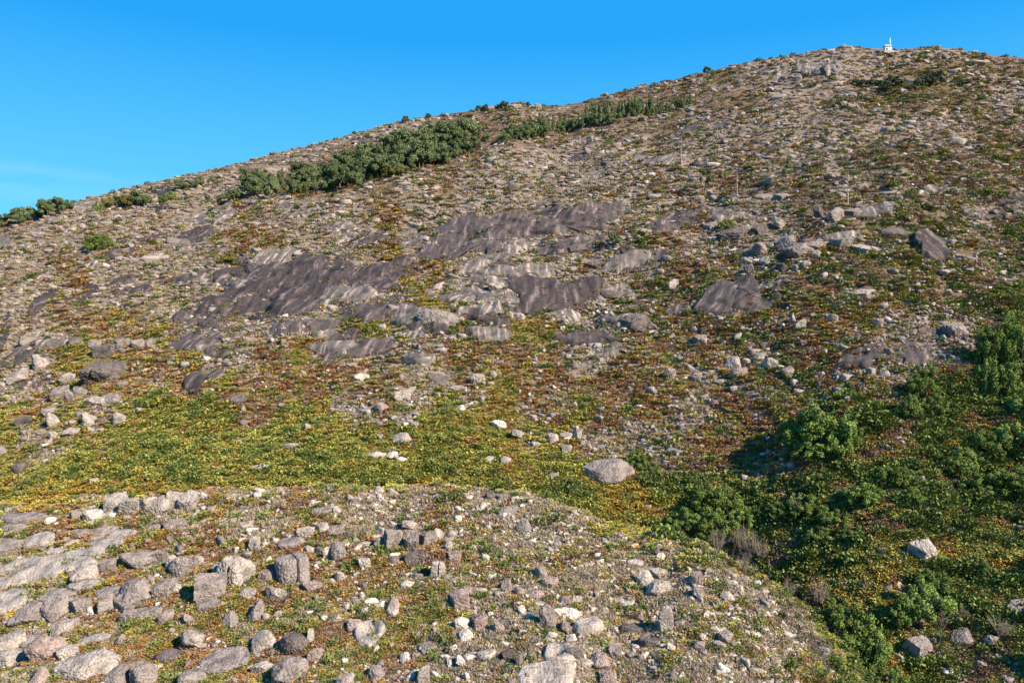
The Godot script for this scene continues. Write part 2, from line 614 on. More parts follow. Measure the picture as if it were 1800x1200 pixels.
func make_rock_meshes() -> void:
	for kind in ["block", "round", "wedge", "sheet", "split"]:
		rock[kind] = []
		for k in (3 if kind == "split" else 5):
			rock[kind].append(rock_mesh(5, kind, 100 + 17 * k + kind.length() * 1000))
	rock.small = []
	for k in 8:
		rock.small.append(rock_mesh(2, ["wedge", "sheet", "block", "sheet", "round", "sheet", "wedge", "sheet"][k], 900 + k))

# where rock stands, so that plants leave it free: cells of 4 x 4 photograph pixels
const OW := 450
const OH := 300
var taken := PackedByteArray()

func take_ellipse(cx: float, cy: float, w: float, h: float) -> void:
	for y in range(maxi(0, int((cy - h) / 4.0)), mini(OH, int((cy + h) / 4.0) + 1)):
		for x in range(maxi(0, int((cx - w) / 4.0)), mini(OW, int((cx + w) / 4.0) + 1)):
			if pow((x * 4.0 + 2.0 - cx) / w, 2.0) + pow((y * 4.0 + 2.0 - cy) / h, 2.0) < 1.0: taken[y * OW + x] = 1

func is_taken(px: float, py: float) -> bool:
	if px < 0.0 or py < 0.0 or px >= 1800.0 or py >= 1200.0: return false
	return taken[int(py / 4.0) * OW + int(px / 4.0)] == 1

# ==================================================================== bedrock outcrops: [label, material, thickness, outline in photograph pixels]
const OUTCROPS := [
	["broad dark streaked granite slab, widest bare rock face of the slope", "slab_dark", 1.5, [345, 545, 372, 515, 398, 486, 430, 470, 470, 456, 520, 447, 560, 441, 598, 452, 606, 480, 625, 500, 600, 520, 590, 545, 555, 552, 500, 560, 455, 550, 420, 556, 380, 562, 350, 568]],
	["long arched grey granite slab with pale streaks below the stony upper slope", "slab", 1.7, [715, 447, 745, 415, 770, 398, 800, 386, 850, 386, 890, 374, 930, 364, 985, 362, 1040, 367, 1092, 364, 1091, 390, 1080, 402, 1030, 410, 980, 414, 925, 418, 890, 432, 860, 446, 815, 452, 780, 462, 745, 455]],
	["pale streaked ramp of granite running down from the arched slab", "slab_pale", 0.9, [768, 494, 785, 474, 820, 462, 860, 450, 900, 436, 935, 424, 960, 424, 930, 438, 890, 456, 855, 472, 820, 484, 790, 497]],
	["dark purple-grey granite wall with vertical water streaks between shrubs", "slab_dark", 1.6, [884, 492, 930, 488, 975, 490, 1020, 490, 1062, 492, 1056, 520, 1034, 540, 1005, 548, 965, 549, 925, 556, 908, 525]],
	["square streaked granite face with a pale stain below perched boulders", "slab", 1.5, [1212, 548, 1238, 522, 1258, 503, 1290, 494, 1318, 482, 1345, 492, 1382, 508, 1370, 530, 1348, 546, 1300, 556, 1255, 556]],
	["low banded granite slab with white streaks above the orange bracken", "slab", 1.0, [540, 630, 575, 612, 615, 602, 665, 598, 722, 598, 712, 614, 690, 622, 640, 628, 590, 634]],
	["granite slab stepping up to the dead white trunks", "slab", 1.2, [1122, 416, 1140, 396, 1170, 384, 1205, 372, 1240, 366, 1240, 380, 1222, 396, 1190, 406, 1155, 414]],
	["upper granite sheet beside the small leaning tree", "slab_pale", 0.9, [1244, 372, 1270, 362, 1300, 354, 1336, 352, 1342, 364, 1330, 374, 1300, 384, 1262, 392, 1246, 386]],
	["dark sloping granite slab beside the lone round bush", "slab_dark", 0.9, [176, 456, 196, 432, 222, 420, 252, 412, 284, 406, 302, 410, 280, 420, 250, 434, 222, 452, 195, 460]],
	["dark rounded granite hump uphill of the shadowed hollow", "slab_dark", 1.3, [302, 428, 312, 416, 335, 408, 360, 403, 384, 404, 372, 415, 352, 427, 325, 433]],
	["small dark granite slab among tan grass on the slope", "slab_dark", 0.7, [190, 504, 205, 492, 222, 485, 246, 480, 244, 492, 226, 502, 205, 509]],
	["dark granite rib beside a pale rock flake", "slab_dark", 0.9, [46, 552, 56, 532, 70, 517, 92, 505, 106, 506, 92, 524, 72, 544, 56, 556]],
	["steep dark granite slab beyond the white boulder field", "slab_dark", 1.0, [-40, 640, -30, 590, 0, 560, 22, 552, 18, 580, 8, 608, -10, 640]],
	["low dark streaked slab under the bouldery spur", "slab_dark", 0.9, [-20, 650, 10, 628, 45, 614, 75, 608, 62, 624, 35, 642, 5, 655]],
	["tilted purple granite plate above the split boulder", "slab", 0.8, [28, 680, 50, 668, 78, 660, 100, 658, 92, 672, 66, 682, 40, 686]],
	["rough grey bedrock beside the shadow of the tall trees", "slab", 0.9, [1470, 645, 1480, 630, 1505, 616, 1535, 606, 1560, 608, 1566, 622, 1545, 638, 1512, 648]],
	["low bedrock patch with thin grass in its cracks", "slab", 0.7, [1575, 622, 1592, 606, 1620, 604, 1648, 610, 1642, 630, 1618, 642, 1590, 640]],
	["smooth purple-grey slab just uphill of the bedrock patch", "slab", 1.0, [1598, 598, 1606, 584, 1625, 578, 1648, 582, 1652, 594, 1636, 602, 1614, 603]],
	["pale granite dome just under the summit ridge", "slab_pale", 1.8, [1398, 128, 1415, 117, 1440, 111, 1462, 108, 1478, 112, 1480, 122, 1460, 128, 1425, 131]],
	["flat pale granite pavement beside the forked dead tree", "slab_pale", 0.8, [1085, 288, 1110, 277, 1140, 270, 1178, 270, 1196, 276, 1180, 288, 1145, 294, 1110, 295]],
	["rounded granite slab downhill of the dark streaked face", "slab", 1.0, [632, 528, 655, 512, 688, 502, 715, 504, 738, 518, 712, 526, 678, 532, 650, 534]],
	["thin granite slab between the low bracken and dark face", "slab", 0.8, [556, 556, 590, 546, 630, 538, 672, 536, 696, 542, 670, 552, 620, 560, 580, 562]],
	["narrow slab dotted with shrubs beside the dark wall", "slab", 0.7, [1096, 474, 1120, 456, 1150, 444, 1178, 440, 1182, 452, 1160, 466, 1126, 476]],
	["great dark dome of bedrock high on the stony slope", "slab_dark", 1.8, [1604, 432, 1610, 414, 1628, 411, 1650, 418, 1668, 438, 1674, 454, 1655, 460, 1630, 456, 1616, 446]],
	["dark bedrock ledge under the perched boulder cluster", "slab_dark", 0.9, [1085, 476, 1098, 462, 1085, 440, 1110, 430, 1150, 432, 1130, 448, 1120, 462, 1108, 478]],
	["broken grey slab between the dark face and shrubs", "slab", 1.0, [602, 490, 628, 480, 660, 478, 690, 482, 700, 492, 680, 500, 640, 506, 612, 504]],
	["worn grey slab uphill of the broad dark face", "slab", 0.8, [590, 440, 610, 420, 640, 408, 672, 404, 690, 412, 660, 426, 630, 442, 606, 448]],
	["dark bedrock tongue beside the lone bush slab", "slab_dark", 0.9, [112, 530, 130, 512, 165, 500, 188, 504, 168, 520, 140, 534]],
	["pale bedrock apron at the foot of the dark wall", "slab_pale", 0.8, [745, 515, 770, 496, 810, 488, 850, 490, 868, 505, 850, 524, 800, 534, 762, 530]],
	["grey bedrock sheet across the orange stony slope", "slab", 0.7, [1165, 550, 1185, 540, 1210, 536, 1215, 548, 1195, 556, 1172, 558]],
	["faint bedrock strip above the orange bracken bank", "slab", 0.7, [436, 588, 468, 574, 510, 566, 556, 564, 580, 572, 548, 582, 500, 590, 462, 594]],
	["dark bedrock hump half hidden in bracken", "slab_dark", 1.0, [318, 684, 326, 668, 340, 660, 358, 662, 356, 676, 346, 690, 330, 690]],
	["ridged grey bedrock plate above the bracken hump", "slab", 0.8, [344, 664, 352, 648, 372, 642, 392, 650, 388, 664, 366, 670]],
	["flat dark slab high on the open slope", "slab_dark", 0.5, [1530, 262, 1556, 256, 1590, 258, 1592, 266, 1560, 268]],
	["long dark bedrock bridge between the broad face and the arched slab", "slab_dark", 1.2, [598, 478, 640, 470, 690, 462, 715, 452, 740, 460, 735, 476, 700, 492, 660, 500, 625, 512, 606, 500]],
	["mauve bedrock bank right below the arched slab", "slab", 1.0, [930, 436, 965, 426, 1010, 420, 1050, 416, 1075, 420, 1060, 436, 1015, 446, 970, 452, 940, 450]],
	["dark slab in the stony slope near the ridge end", "slab_dark", 0.6, [1738, 350, 1765, 344, 1805, 344, 1830, 350, 1800, 360, 1755, 358]],
	["smooth knoll slab lying flat above the cracked block", "slab_pale", 0.5, [1070, 1064, 1080, 1052, 1102, 1046, 1120, 1052, 1118, 1064, 1095, 1070]],
	["cracked pale bedrock table on the knoll beside golden bracken", "slab_pale", 0.55, [905, 1200, 915, 1180, 945, 1172, 985, 1172, 1014, 1174, 1012, 1196, 1000, 1215, 940, 1222]],
	["lichen-mottled bedrock step on the knoll above the cracked table", "slab_pale", 0.5, [952, 1166, 955, 1140, 985, 1136, 1012, 1142, 1020, 1158, 1005, 1168, 975, 1170]],
	["long weathered sheet of bedrock across the knoll's shoulder", "slab_pale", 0.6, [-40, 1032, 10, 1018, 60, 1004, 110, 990, 155, 984, 172, 992, 130, 1006, 84, 1020, 40, 1032, 0, 1042]],
	["upper weathered bedrock sheet on the knoll's shoulder", "slab_pale", 0.5, [-40, 1010, 10, 996, 60, 988, 110, 978, 165, 968, 205, 966, 198, 976, 140, 984, 70, 998, 10, 1010]],
	["low mottled bedrock bank below the long sheet", "slab_pale", 0.6, [-40, 1070, 0, 1048, 30, 1038, 54, 1046, 48, 1062, 20, 1076, -20, 1084]],
]

func build_outcrops() -> void:
	taken.resize(OW * OH)
	for o in OUTCROPS: outcrop(o[0], o[1], o[2], o[3], 42, 8)
	# smaller plates of bare bedrock that break through the stony slope
	var made := 0
	var r := RandomNumberGenerator.new()
	r.seed = 91
	for k in 900:
		if made >= 150: break
		var px := r.randf_range(-30, 1820)
		var py := r.randf_range(110, 650) if r.randf() < 0.96 else r.randf_range(905, 1190)
		if r.randf() < 0.35:
			px = r.randf_range(330, 1150)
			py = r.randf_range(400, 640)
		if depth_at(px, py - 12.0) <= 0.0: continue
		var at := place(px, py)
		var z := zone(px, py, at)
		if not z in ["r", "p", "b", "t", "k", "n"]: continue
		if (z == "k" or z == "b" or z == "n") and r.randf() < 0.6: continue
		var w := r.randf_range(14, 46) * (0.6 + 0.8 * smoothstep(150.0, 520.0, py))
		var h := w * r.randf_range(0.16, 0.30)
		if py > 900.0: h = w * r.randf_range(0.3, 0.5)
		if is_taken(px, py) or is_taken(px - w * 0.7, py) or is_taken(px + w * 0.7, py): continue
		var g := slope(at.x, -at.z, 8.0)
		var lean := clampf(-g.x * 0.9, -0.5, 0.35) + r.randfn() * 0.08
		var pts := []
		for i in 9:
			var t := TAU * i / 9.0
			var e := Vector2(cos(t) * w, sin(t) * h) * r.randf_range(0.7, 1.2)
			pts.append_array([px + e.x, py + e.y + e.x * lean])
		var m: String = ["slab_pale", "slab_pale", "slab_pale", "slab", "slab", "slab_dark"][r.randi() % 6]
		var word: String = {"slab_pale": "pale", "slab": "grey", "slab_dark": "dark"}[m]
		outcrop("%s %s bedrock plate near %s" % [word, "broad" if w > 38.0 else ("narrow" if h / w < 0.22 else "small"), beside(px, py)], m, r.randf_range(0.35, 0.8) * w / 40.0 + 0.25, pts, 14, 5)
		made += 1

func outcrop(label: String, material: String, thickness: float, pts: Array, rings: int, fine: int) -> void:
	if pts[1] > 880.0: material = {"slab_pale": "pale", "slab": "grey", "slab_dark": "grey"}[material] # the knoll has no water streaks
	for once in 1:
		var ring := PackedVector2Array()
		var nn := pts.size() / 2
		# smooth outline with a ragged edge
		for i in nn:
			var q := []
			for k in 4:
				var j := (i + k - 1 + nn) % nn
				q.append(Vector2(pts[2 * j], pts[2 * j + 1]))
			for k in fine:
				var p: Vector2 = (q[1] as Vector2).cubic_interpolate(q[2], q[0], q[3], float(k) / fine)
				ring.append(p)
		var c := Vector2.ZERO
		for p in ring: c += p
		c /= ring.size()
		for y in range(maxi(0, int(c.y / 4.0) - 28), mini(OH, int(c.y / 4.0) + 28)):
			for x in range(maxi(0, int(c.x / 4.0) - 56), mini(OW, int(c.x / 4.0) + 56)):
				if Geometry2D.is_point_in_polygon(Vector2(x * 4.0 + 2.0, y * 4.0 + 2.0), ring): taken[y * OW + x] = 2
		var mid := place(c.x, c.y)
		var g := slope(mid.x, -mid.z, 6.0)
		var fall := Vector2(g.x, -g.y).normalized() # uphill in x, z
		var across := Vector2(-fall.y, fall.x)
		var thick := thickness
		var node := base("granite_outcrop", mid)
		tag(node, label, "rock outcrop", "bare bedrock outcrops of the slope")
		var v := PackedVector3Array()
		var uv := PackedVector2Array()
		var idx := PackedInt32Array()
		var np := ring.size()
		# the outline as ground points; inner rings follow the ground between
		var edge: Array[Vector3] = []
		for p in ring: edge.append(place(p.x, p.y))
		for k in rings + 1:
			var t := 1.0 - float(k) / rings
			for i in np:
				var w: Vector3 = mid.lerp(edge[i], t) if true else mid
				var ragged := 1.0 + (0.22 * n_mid.get_noise_2d(edge[i].x * 2.0, edge[i].z * 2.0) + 0.12 * n_fine.get_noise_2d(edge[i].x, edge[i].z)) * t
				w = mid + (w - mid) * ragged
				var along := Vector2(w.x, w.z)
				var a := along.dot(across)
				var b := along.dot(fall)
				var lift := thick * (1.0 - pow(t, 12.0)) * (0.8 + 0.9 * n_mid.get_noise_2d(a * 0.7, b * 0.55))
				# runnels down the slope, exfoliation steps across it
				lift += 0.13 * thick * n_fine.get_noise_2d(a * 0.5, b * 0.14) * (1.0 - pow(t, 8.0))
				var st := b * 0.13 + 1.3 * n_mid.get_noise_2d(a * 0.5, b * 0.5)
				lift += 0.45 * thick * (smoothstep(0.88, 0.98, st - floor(st)) - (st - floor(st))) * (1.0 - pow(t, 6.0))
				var joint := n_mid.get_noise_2d(a * 0.55 + 70.0, b * 0.75)
				lift -= 0.5 * exp(-joint * joint / 0.0012) * (1.0 - t)
				var y := ground(w.x, -w.z) + lift - 0.30 * pow(t, 16.0)
				v.append(Vector3(w.x, y, w.z) - mid)
				uv.append(Vector2(a + 3.5 * n_big.get_noise_2d(a * 1.5, b * 1.5) + 0.6 * n_mid.get_noise_2d(a, b), b))
		for k in rings:
			for i in np:
				var a := k * np + i
				var b := k * np + (i + 1) % np
				idx.append_array([a, a + np, b, b, a + np, b + np])
		# the winding depends on the outline's sense: make fronts face up
		var up := 0.0
		for t in range(0, 300, 3):
			up += (v[idx[t + 2]] - v[idx[t]]).cross(v[idx[t + 1]] - v[idx[t]]).y
		if up < 0.0:
			for t in range(0, idx.size(), 3):
				var s := idx[t]
				idx[t] = idx[t + 1]
				idx[t + 1] = s
		part("rock_face", arrays(v, smooth_normals(v, idx), idx, PackedColorArray(), uv), mat[material], node)

# ==================================================================== boulders: [x, y, width, height in photograph pixels, shape, tint]
# shapes: b block, r round, w wedge, s sheet, c cracked; tints: g grey, p pale, d dark, w white, y rosy
const NAMED := [
	[1065, 825, 82, 34, "r", "g", "big rounded granite boulder alone in green bracken above the knoll"],
	[1100, 826, 26, 20, "r", "g", "smaller stone leaning against the big boulder in the bracken"],
	[185, 648, 82, 40, "c", "d", "dark split boulder with a black cleft among yellow bracken"],
	[515, 996, 66, 48, "c", "g", "pale block cracked top to bottom on the orange heath"],
	[413, 998, 58, 58, "c", "p", "tall grey block crossed by several cracks on the heath"],
	[370, 1030, 54, 50, "b", "g", "large smooth squared boulder above a flat stone on the knoll"],
	[372, 1058, 38, 18, "s", "g", "flat stone at the foot of the large squared boulder"],
	[240, 1040, 58, 50, "r", "g", "big lichen-grey boulder leaning over a smaller block"],
	[222, 1060, 36, 30, "b", "g", "squat block under the lichen-grey leaning boulder"],
	[1622, 964, 44, 36, "b", "p", "jagged pale boulder standing alone in dark green scrub"],
	[1615, 1133, 48, 28, "b", "g", "squared reddish-grey block in the shady gully"],
	[770, 554, 62, 34, "r", "g", "long tilted boulder below the slabs among green shrubs"],
	[770, 660, 48, 16, "s", "d", "flat dark slab stone overhanging its shadow in bracken"],
	[1680, 580, 46, 28, "r", "g", "rounded purple boulder beside the tall trees"],
	[1288, 636, 32, 28, "r", "p", "upper of two pale boulders stacked on the orange slope"],
	[1297, 652, 32, 18, "r", "y", "lower of two pale boulders stacked on the orange slope"],
	[1376, 468, 15, 26, "w", "d", "pointed dark standing stone near the square rock face"],
	[1334, 434, 28, 26, "r", "y", "upright rosy boulder with a black shadow in the boulder cluster"],
	[1406, 438, 54, 26, "r", "g", "largest rounded boulder of the cluster below the white pole"],
	[1288, 409, 52, 22, "b", "d", "dark slanting block beside a green shrub on the slope"],
	[1622 - 288, 402, 32, 18, "b", "d", "black-fronted boulder roofing a shadowed hollow"],
	[1158, 1030, 32, 34, "w", "p", "pale pointed fin of rock on the knoll's dry flank"],
	[1003, 1075, 36, 18, "s", "w", "white-topped flat stone on the knoll's dry flank"],
	[960, 1085, 24, 36, "w", "g", "narrow leaning wedge of rock beside the white-topped stone"],
	[810, 1050, 38, 34, "b", "y", "squared rosy boulder among rust bracken on the knoll"],
	[770, 998, 28, 36, "c", "p", "cleft upright rock with curved halves in rust bracken"],
	[510, 1172, 52, 50, "r", "g", "striped egg-shaped boulder standing in olive bracken"],
	[250, 1178, 48, 46, "r", "g", "domed grey boulder beside a low rounded one"],
	[400, 1152, 84, 34, "s", "g", "long low whaleback boulder in the knoll's bracken"],
	[340, 1118, 46, 34, "w", "p", "leaf-shaped pale rock resting on a dark ledge"],
	[520, 1122, 44, 34, "r", "d", "dark round boulder pressed against a thin upright slab"],
]
const LOOSE := [
	36, 908, 70, 18, "sg", 25, 926, 34, 18, "rg", 70, 947, 60, 22, "sp", 15, 955, 42, 22, "sg", 150, 935, 75, 13, "sg", 205, 935, 84, 16, "sp", 270, 926, 28, 14, "rg", 310, 922, 46, 17, "by",
	130, 952, 30, 11, "sp", 185, 955, 70, 17, "sp", 100, 965, 32, 11, "sp", 250, 980, 58, 34, "wg", 282, 978, 24, 26, "bg", 190, 992, 28, 22, "rg", 305, 985, 24, 30, "rp", 328, 990, 42, 36, "wg",
	350, 982, 15, 20, "rp", 150, 1006, 50, 32, "rp", 145, 1026, 50, 24, "sp", 110, 1042, 66, 20, "sg", 95, 1070, 52, 38, "wg", 145, 1060, 38, 28, "bg", 50, 1078, 62, 34, "rg", 190, 1063, 24, 30, "wg",
	290, 1033, 42, 36, "bg", 312, 1031, 22, 24, "rp", 190, 1038, 42, 20, "sg", 230, 1080, 40, 17, "bg", 262, 1076, 42, 20, "bg", 385, 1000, 22, 22, "wg", 470, 1010, 28, 18, "ry",
	435, 1040, 24, 22, "wp", 475, 1038, 24, 22, "wg", 490, 1045, 20, 18, "wp", 448, 1075, 28, 34, "wg", 470, 1082, 15, 17, "rp", 490, 1078, 16, 15, "rp", 408, 1090, 26, 26, "wg", 293, 1083, 26, 26, "ry",
	330, 1085, 22, 18, "wy", 455, 1130, 42, 34, "wp", 545, 1118, 13, 28, "bp", 460, 1172, 38, 20, "bp", 556, 1152, 24, 22, "wy", 205, 1185, 44, 32, "rg", 150, 1168, 100, 34, "rp", 115, 1100, 38, 28, "wp",
	60, 1123, 62, 22, "sg", 80, 1142, 52, 36, "wy", 120, 1143, 40, 22, "bp", 20, 1128, 50, 34, "bp", 20, 1152, 62, 28, "bp", 70, 1192, 38, 28, "wy", 335, 1190, 42, 26, "rg", 210, 1125, 17, 24, "ry",
	300, 1145, 40, 16, "sd", 160, 1122, 50, 16, "sp", 448, 955, 22, 24, "bp", 508, 952, 42, 19, "sg", 538, 933, 32, 20, "bp", 566, 927, 20, 22, "rp", 590, 930, 26, 22, "rg", 597, 968, 28, 32, "bg",
	575, 975, 14, 22, "wp", 543, 963, 18, 15, "rp", 598, 1010, 15, 22, "rp", 552, 1028, 34, 22, "wy", 583, 1020, 13, 13, "rp", 563, 897, 38, 13, "sg", 592, 895, 18, 18, "rp",
	973, 836, 20, 11, "rp", 861, 871, 20, 15, "bd", 882, 873, 24, 11, "bg", 895, 897, 32, 14, "wg", 920, 925, 30, 18, "wg", 690, 946, 34, 34, "bg", 724, 950, 26, 34, "bg", 750, 945, 28, 28, "bg", 768, 943, 20, 22, "wp",
	720, 920, 32, 16, "wp", 729, 978, 34, 24, "bd", 640, 986, 28, 20, "bp", 640, 957, 28, 12, "bp", 668, 955, 17, 18, "wg", 799, 975, 30, 17, "by", 787, 962, 14, 18, "wp", 820, 1034, 20, 16, "by",
	842, 1090, 30, 26, "by", 811, 1097, 24, 18, "ww", 877, 1098, 22, 20, "ry", 815, 1118, 24, 20, "ww", 752, 1135, 28, 20, "rg", 692, 1064, 28, 22, "wy", 651, 1058, 22, 11, "ww", 668, 1062, 18, 9, "ww", 637, 1046, 9, 14, "ww",
	625, 1095, 26, 24, "ry", 659, 1178, 32, 30, "rg", 608, 1193, 30, 20, "rp", 810, 1160, 22, 20, "ww", 790, 1168, 11, 15, "ww", 783, 1153, 14, 10, "ww", 820, 1186, 13, 14, "ww", 747, 1188, 22, 28, "wg",
	712, 1155, 20, 18, "rw", 650, 1133, 10, 11, "ww", 661, 1140, 8, 17, "ww", 606, 1160, 14, 14, "rw", 855, 1150, 32, 18, "rp", 895, 1148, 28, 17, "bd", 912, 1162, 15, 20, "wd", 729, 1180, 14, 9, "ww",
	949, 1002, 24, 26, "rg", 967, 1022, 28, 20, "ry", 890, 1030, 22, 18, "wy", 912, 1036, 15, 17, "rg", 935, 1042, 32, 15, "sy", 994, 1055, 24, 16, "ry", 1014, 1055, 18, 12, "wp", 995, 1100, 26, 22, "wy", 917, 1072, 13, 15, "ww",
	911, 1060, 13, 9, "ww", 860, 1078, 18, 10, "ww", 980, 1078, 16, 12, "ww", 1004, 1121, 22, 9, "ww", 1010, 1140, 26, 32, "sd", 1030, 1165, 24, 18, "wp", 1056, 1160, 34, 28, "ry", 1066, 1190, 28, 30, "by",
	1082, 1135, 26, 44, "sg", 1130, 1018, 28, 26, "wp", 1158, 1003, 24, 20, "wp", 1120, 987, 26, 10, "sp", 1225, 1016, 24, 26, "ry", 1228, 1041, 26, 22, "wg", 1275, 1050, 22, 16, "wp", 1115, 1100, 38, 24, "sd",
	1136, 1122, 34, 34, "sd", 1175, 1090, 24, 42, "wp", 1182, 1065, 18, 14, "ry", 1230, 1130, 24, 16, "wy", 1276, 1116, 24, 28, "wg", 1262, 1128, 22, 24, "sg", 1243, 1080, 10, 12, "ww", 1180, 1135, 18, 12, "ww",
	187, 613, 44, 20, "bd", 165, 602, 22, 17, "rg", 215, 602, 34, 18, "bg", 243, 604, 22, 22, "rg", 262, 602, 20, 18, "rg", 128, 600, 24, 14, "wd", 105, 690, 38, 24, "bg", 122, 697, 19, 24, "wg", 85, 722, 26, 17, "rg",
	95, 738, 20, 26, "wp", 145, 688, 26, 24, "wg", 40, 738, 36, 18, "wd", 155, 735, 26, 22, "wp", 165, 705, 30, 13, "wp", 192, 700, 42, 14, "wg", 215, 733, 24, 22, "wp", 125, 756, 24, 15, "wp", 92, 762, 17, 17, "rp",
	215, 675, 19, 13, "rg", 4, 790, 20, 22, "rg", 40, 818, 28, 17, "wd", 118, 662, 26, 24, "wp", 70, 635, 30, 26, "wp", 55, 596, 30, 20, "wg", 30, 660, 40, 20, "wp", 420, 697, 28, 13, "sd", 455, 820, 34, 11, "ww", 510, 782, 40, 9, "wp",
	165, 843, 15, 9, "rp", 540, 748, 12, 16, "rp", 840, 661, 30, 15, "wp", 806, 681, 26, 11, "wp", 865, 656, 15, 13, "rp", 710, 693, 30, 15, "wp", 672, 713, 24, 22, "ry", 648, 722, 11, 11, "rw", 635, 660, 24, 16, "rw",
	812, 718, 17, 10, "ww", 876, 745, 24, 15, "rw", 910, 760, 28, 15, "wp", 970, 768, 20, 18, "rp", 995, 763, 20, 14, "rp", 1017, 762, 17, 24, "wp", 995, 788, 18, 17, "bp", 940, 778, 20, 10, "rp", 860, 806, 18, 9, "ww",
	664, 798, 24, 11, "ww", 692, 800, 26, 10, "ww", 706, 808, 18, 8, "ww", 706, 768, 36, 15, "rp", 1178, 653, 26, 17, "wg", 1337, 625, 22, 15, "rp", 1350, 638, 28, 20, "wp", 1386, 654, 24, 17, "rg", 1228, 591, 26, 15, "bg",
	1225, 659, 24, 14, "wg", 1268, 668, 20, 11, "wp", 1310, 632, 18, 12, "rp", 1353, 434, 15, 19, "rg", 1384, 424, 42, 24, "rg", 1437, 446, 17, 18, "rp", 1432, 428, 46, 15, "rg", 1480, 425, 34, 18, "bg", 1517, 436, 36, 14, "bp",
	1447, 419, 26, 14, "wd", 1347, 460, 24, 15, "wp", 1318, 470, 20, 17, "bg", 1397, 468, 11, 15, "rp", 1416, 463, 17, 14, "rp", 1370, 390, 28, 24, "wp", 1250, 396, 26, 14, "rg", 1520, 512, 30, 15, "wp", 1462, 556, 19, 16, "rp",
	1410, 570, 20, 12, "wp", 1393, 562, 14, 14, "wp", 1545, 565, 22, 16, "wg", 1577, 405, 48, 20, "sd", 1692, 449, 38, 17, "sg", 872, 503, 28, 19, "rp", 872, 542, 20, 24, "wp", 1115, 565, 48, 30, "rd", 1076, 515, 36, 15, "rd",
	910, 555, 22, 14, "rp", 1185, 500, 22, 14, "wp", 1690, 1118, 40, 18, "wg", 1745, 1120, 26, 14, "wg", 1790, 1062, 34, 22, "rg", 1720, 1165, 24, 12, "wg", 1560, 1190, 20, 12, "wp", 1792, 925, 14, 10, "rp",
	1010, 437, 34, 14, "wd", 1045, 462, 30, 16, "wd", 1170, 455, 22, 16, "rg", 1470, 377, 34, 20, "wg", 1500, 373, 36, 14, "bg", 1440, 372, 18, 28, "wd", 950, 357, 40, 10, "wd", 985, 359, 32, 10, "sd", 1150, 345, 24, 10, "rp",
	1300, 410 - 30, 24, 14, "wg", 1230, 350, 22, 12, "wg", 1375, 345, 30, 14, "bg", 1345, 344, 30, 11, "sg", 1300, 143, 12, 9, "rg", 1283, 151, 14, 7, "rp", 945, 182, 12, 8, "rp", 905, 182, 18, 9, "wp",
]
const KIND := {"b": "block", "r": "round", "w": "wedge", "s": "sheet", "c": "split"}
const TINT := {"g": "grey", "p": "pale", "d": "dark", "w": "white", "y": "rosy"}
const SHAPE_WORD := {"b": "squared", "r": "rounded", "w": "angular", "s": "low flat", "c": "cracked"}
const TINT_WORD := {"g": "grey", "p": "pale grey", "d": "dark grey", "w": "white", "y": "rosy"}
var boulder_count := 0
# things one can find, to tell like boulders apart by what they lie beside
const LANDMARKS := [
	[265, 885, "the pale jointed crag"], [163, 905, "the white boulder under the crag"], [90, 1010, "the long bedrock sheet"], [20, 1060, "the low mottled bank"], [515, 996, "the block cracked top to bottom"], [413, 998, "the tall many-cracked block"],
	[370, 1040, "the large squared boulder"], [240, 1045, "the big leaning boulder"], [340, 1118, "the leaf-shaped rock"], [510, 1172, "the striped egg-shaped boulder"], [400, 1152, "the low whaleback boulder"], [520, 1122, "the dark round boulder"], [250, 1178, "the domed grey boulder"],
	[810, 1050, "the squared rosy boulder"], [770, 998, "the cleft upright rock"], [1003, 1075, "the white-topped flat stone"], [960, 1085, "the leaning wedge"], [1158, 1030, "the pale rock fin"], [955, 1195, "the cracked bedrock table"], [985, 1150, "the lichen-mottled step"], [1095, 1058, "the smooth flat knoll slab"],
	[1065, 825, "the big lone bracken boulder"], [185, 648, "the dark split boulder"], [64, 672, "the tilted purple plate"], [338, 676, "the dark bracken hump"], [770, 660, "the overhanging flat slab"], [630, 614, "the low banded slab"], [770, 554, "the long tilted boulder"], [980, 520, "the dark streaked wall"],
	[1300, 525, "the square rock face"], [1292, 645, "the two stacked boulders"], [1376, 468, "the pointed standing stone"], [1406, 438, "the largest cluster boulder"], [1288, 409, "the dark slanting block"], [1491, 350, "the straight bleached trunk"], [1640, 436, "the great dark dome"], [1680, 580, "the purple boulder by the trees"],
	[1622, 964, "the lone jagged boulder"], [1615, 1133, "the gully's squared block"], [870, 872, "the knoll's dark crest stones"], [720, 945, "the blocky cluster in rust bracken"], [800, 1165, "the white stones of the knoll"], [920, 400, "the arched slab"], [1310, 370, "the upper granite sheet"], [660, 800, "the white slabs in green bracken"], [985, 768, "the pale row in the heath"],
	[700, 300, "the evergreen wood"], [1560, 90, "the summit hut"], [1575, 150, "the thicket below the hut"], [1198, 270, "the forked dead tree"], [1050, 215, "the thin upper tree band"], [170, 425, "the lone round bush"], [60, 375, "the ridge-end clump"], [480, 500, "the broad dark face"], [400, 455, "the straw-coloured bush"], [1385, 300, "the thin leaning tree"], [1440, 120, "the pale summit dome"], [240, 350, "the yellow-green trees"], [330, 418, "the dark rounded hump"], [70, 530, "the dark rib"],
]

func beside(x: float, y: float) -> String:
	var best := ""
	var least := 1e9
	for l in LANDMARKS:
		var q := Vector2(x - l[0], (y - l[1]) * 1.6).length()
		if q < least and q > 12.0:
			least = q
			best = l[2]
	return best

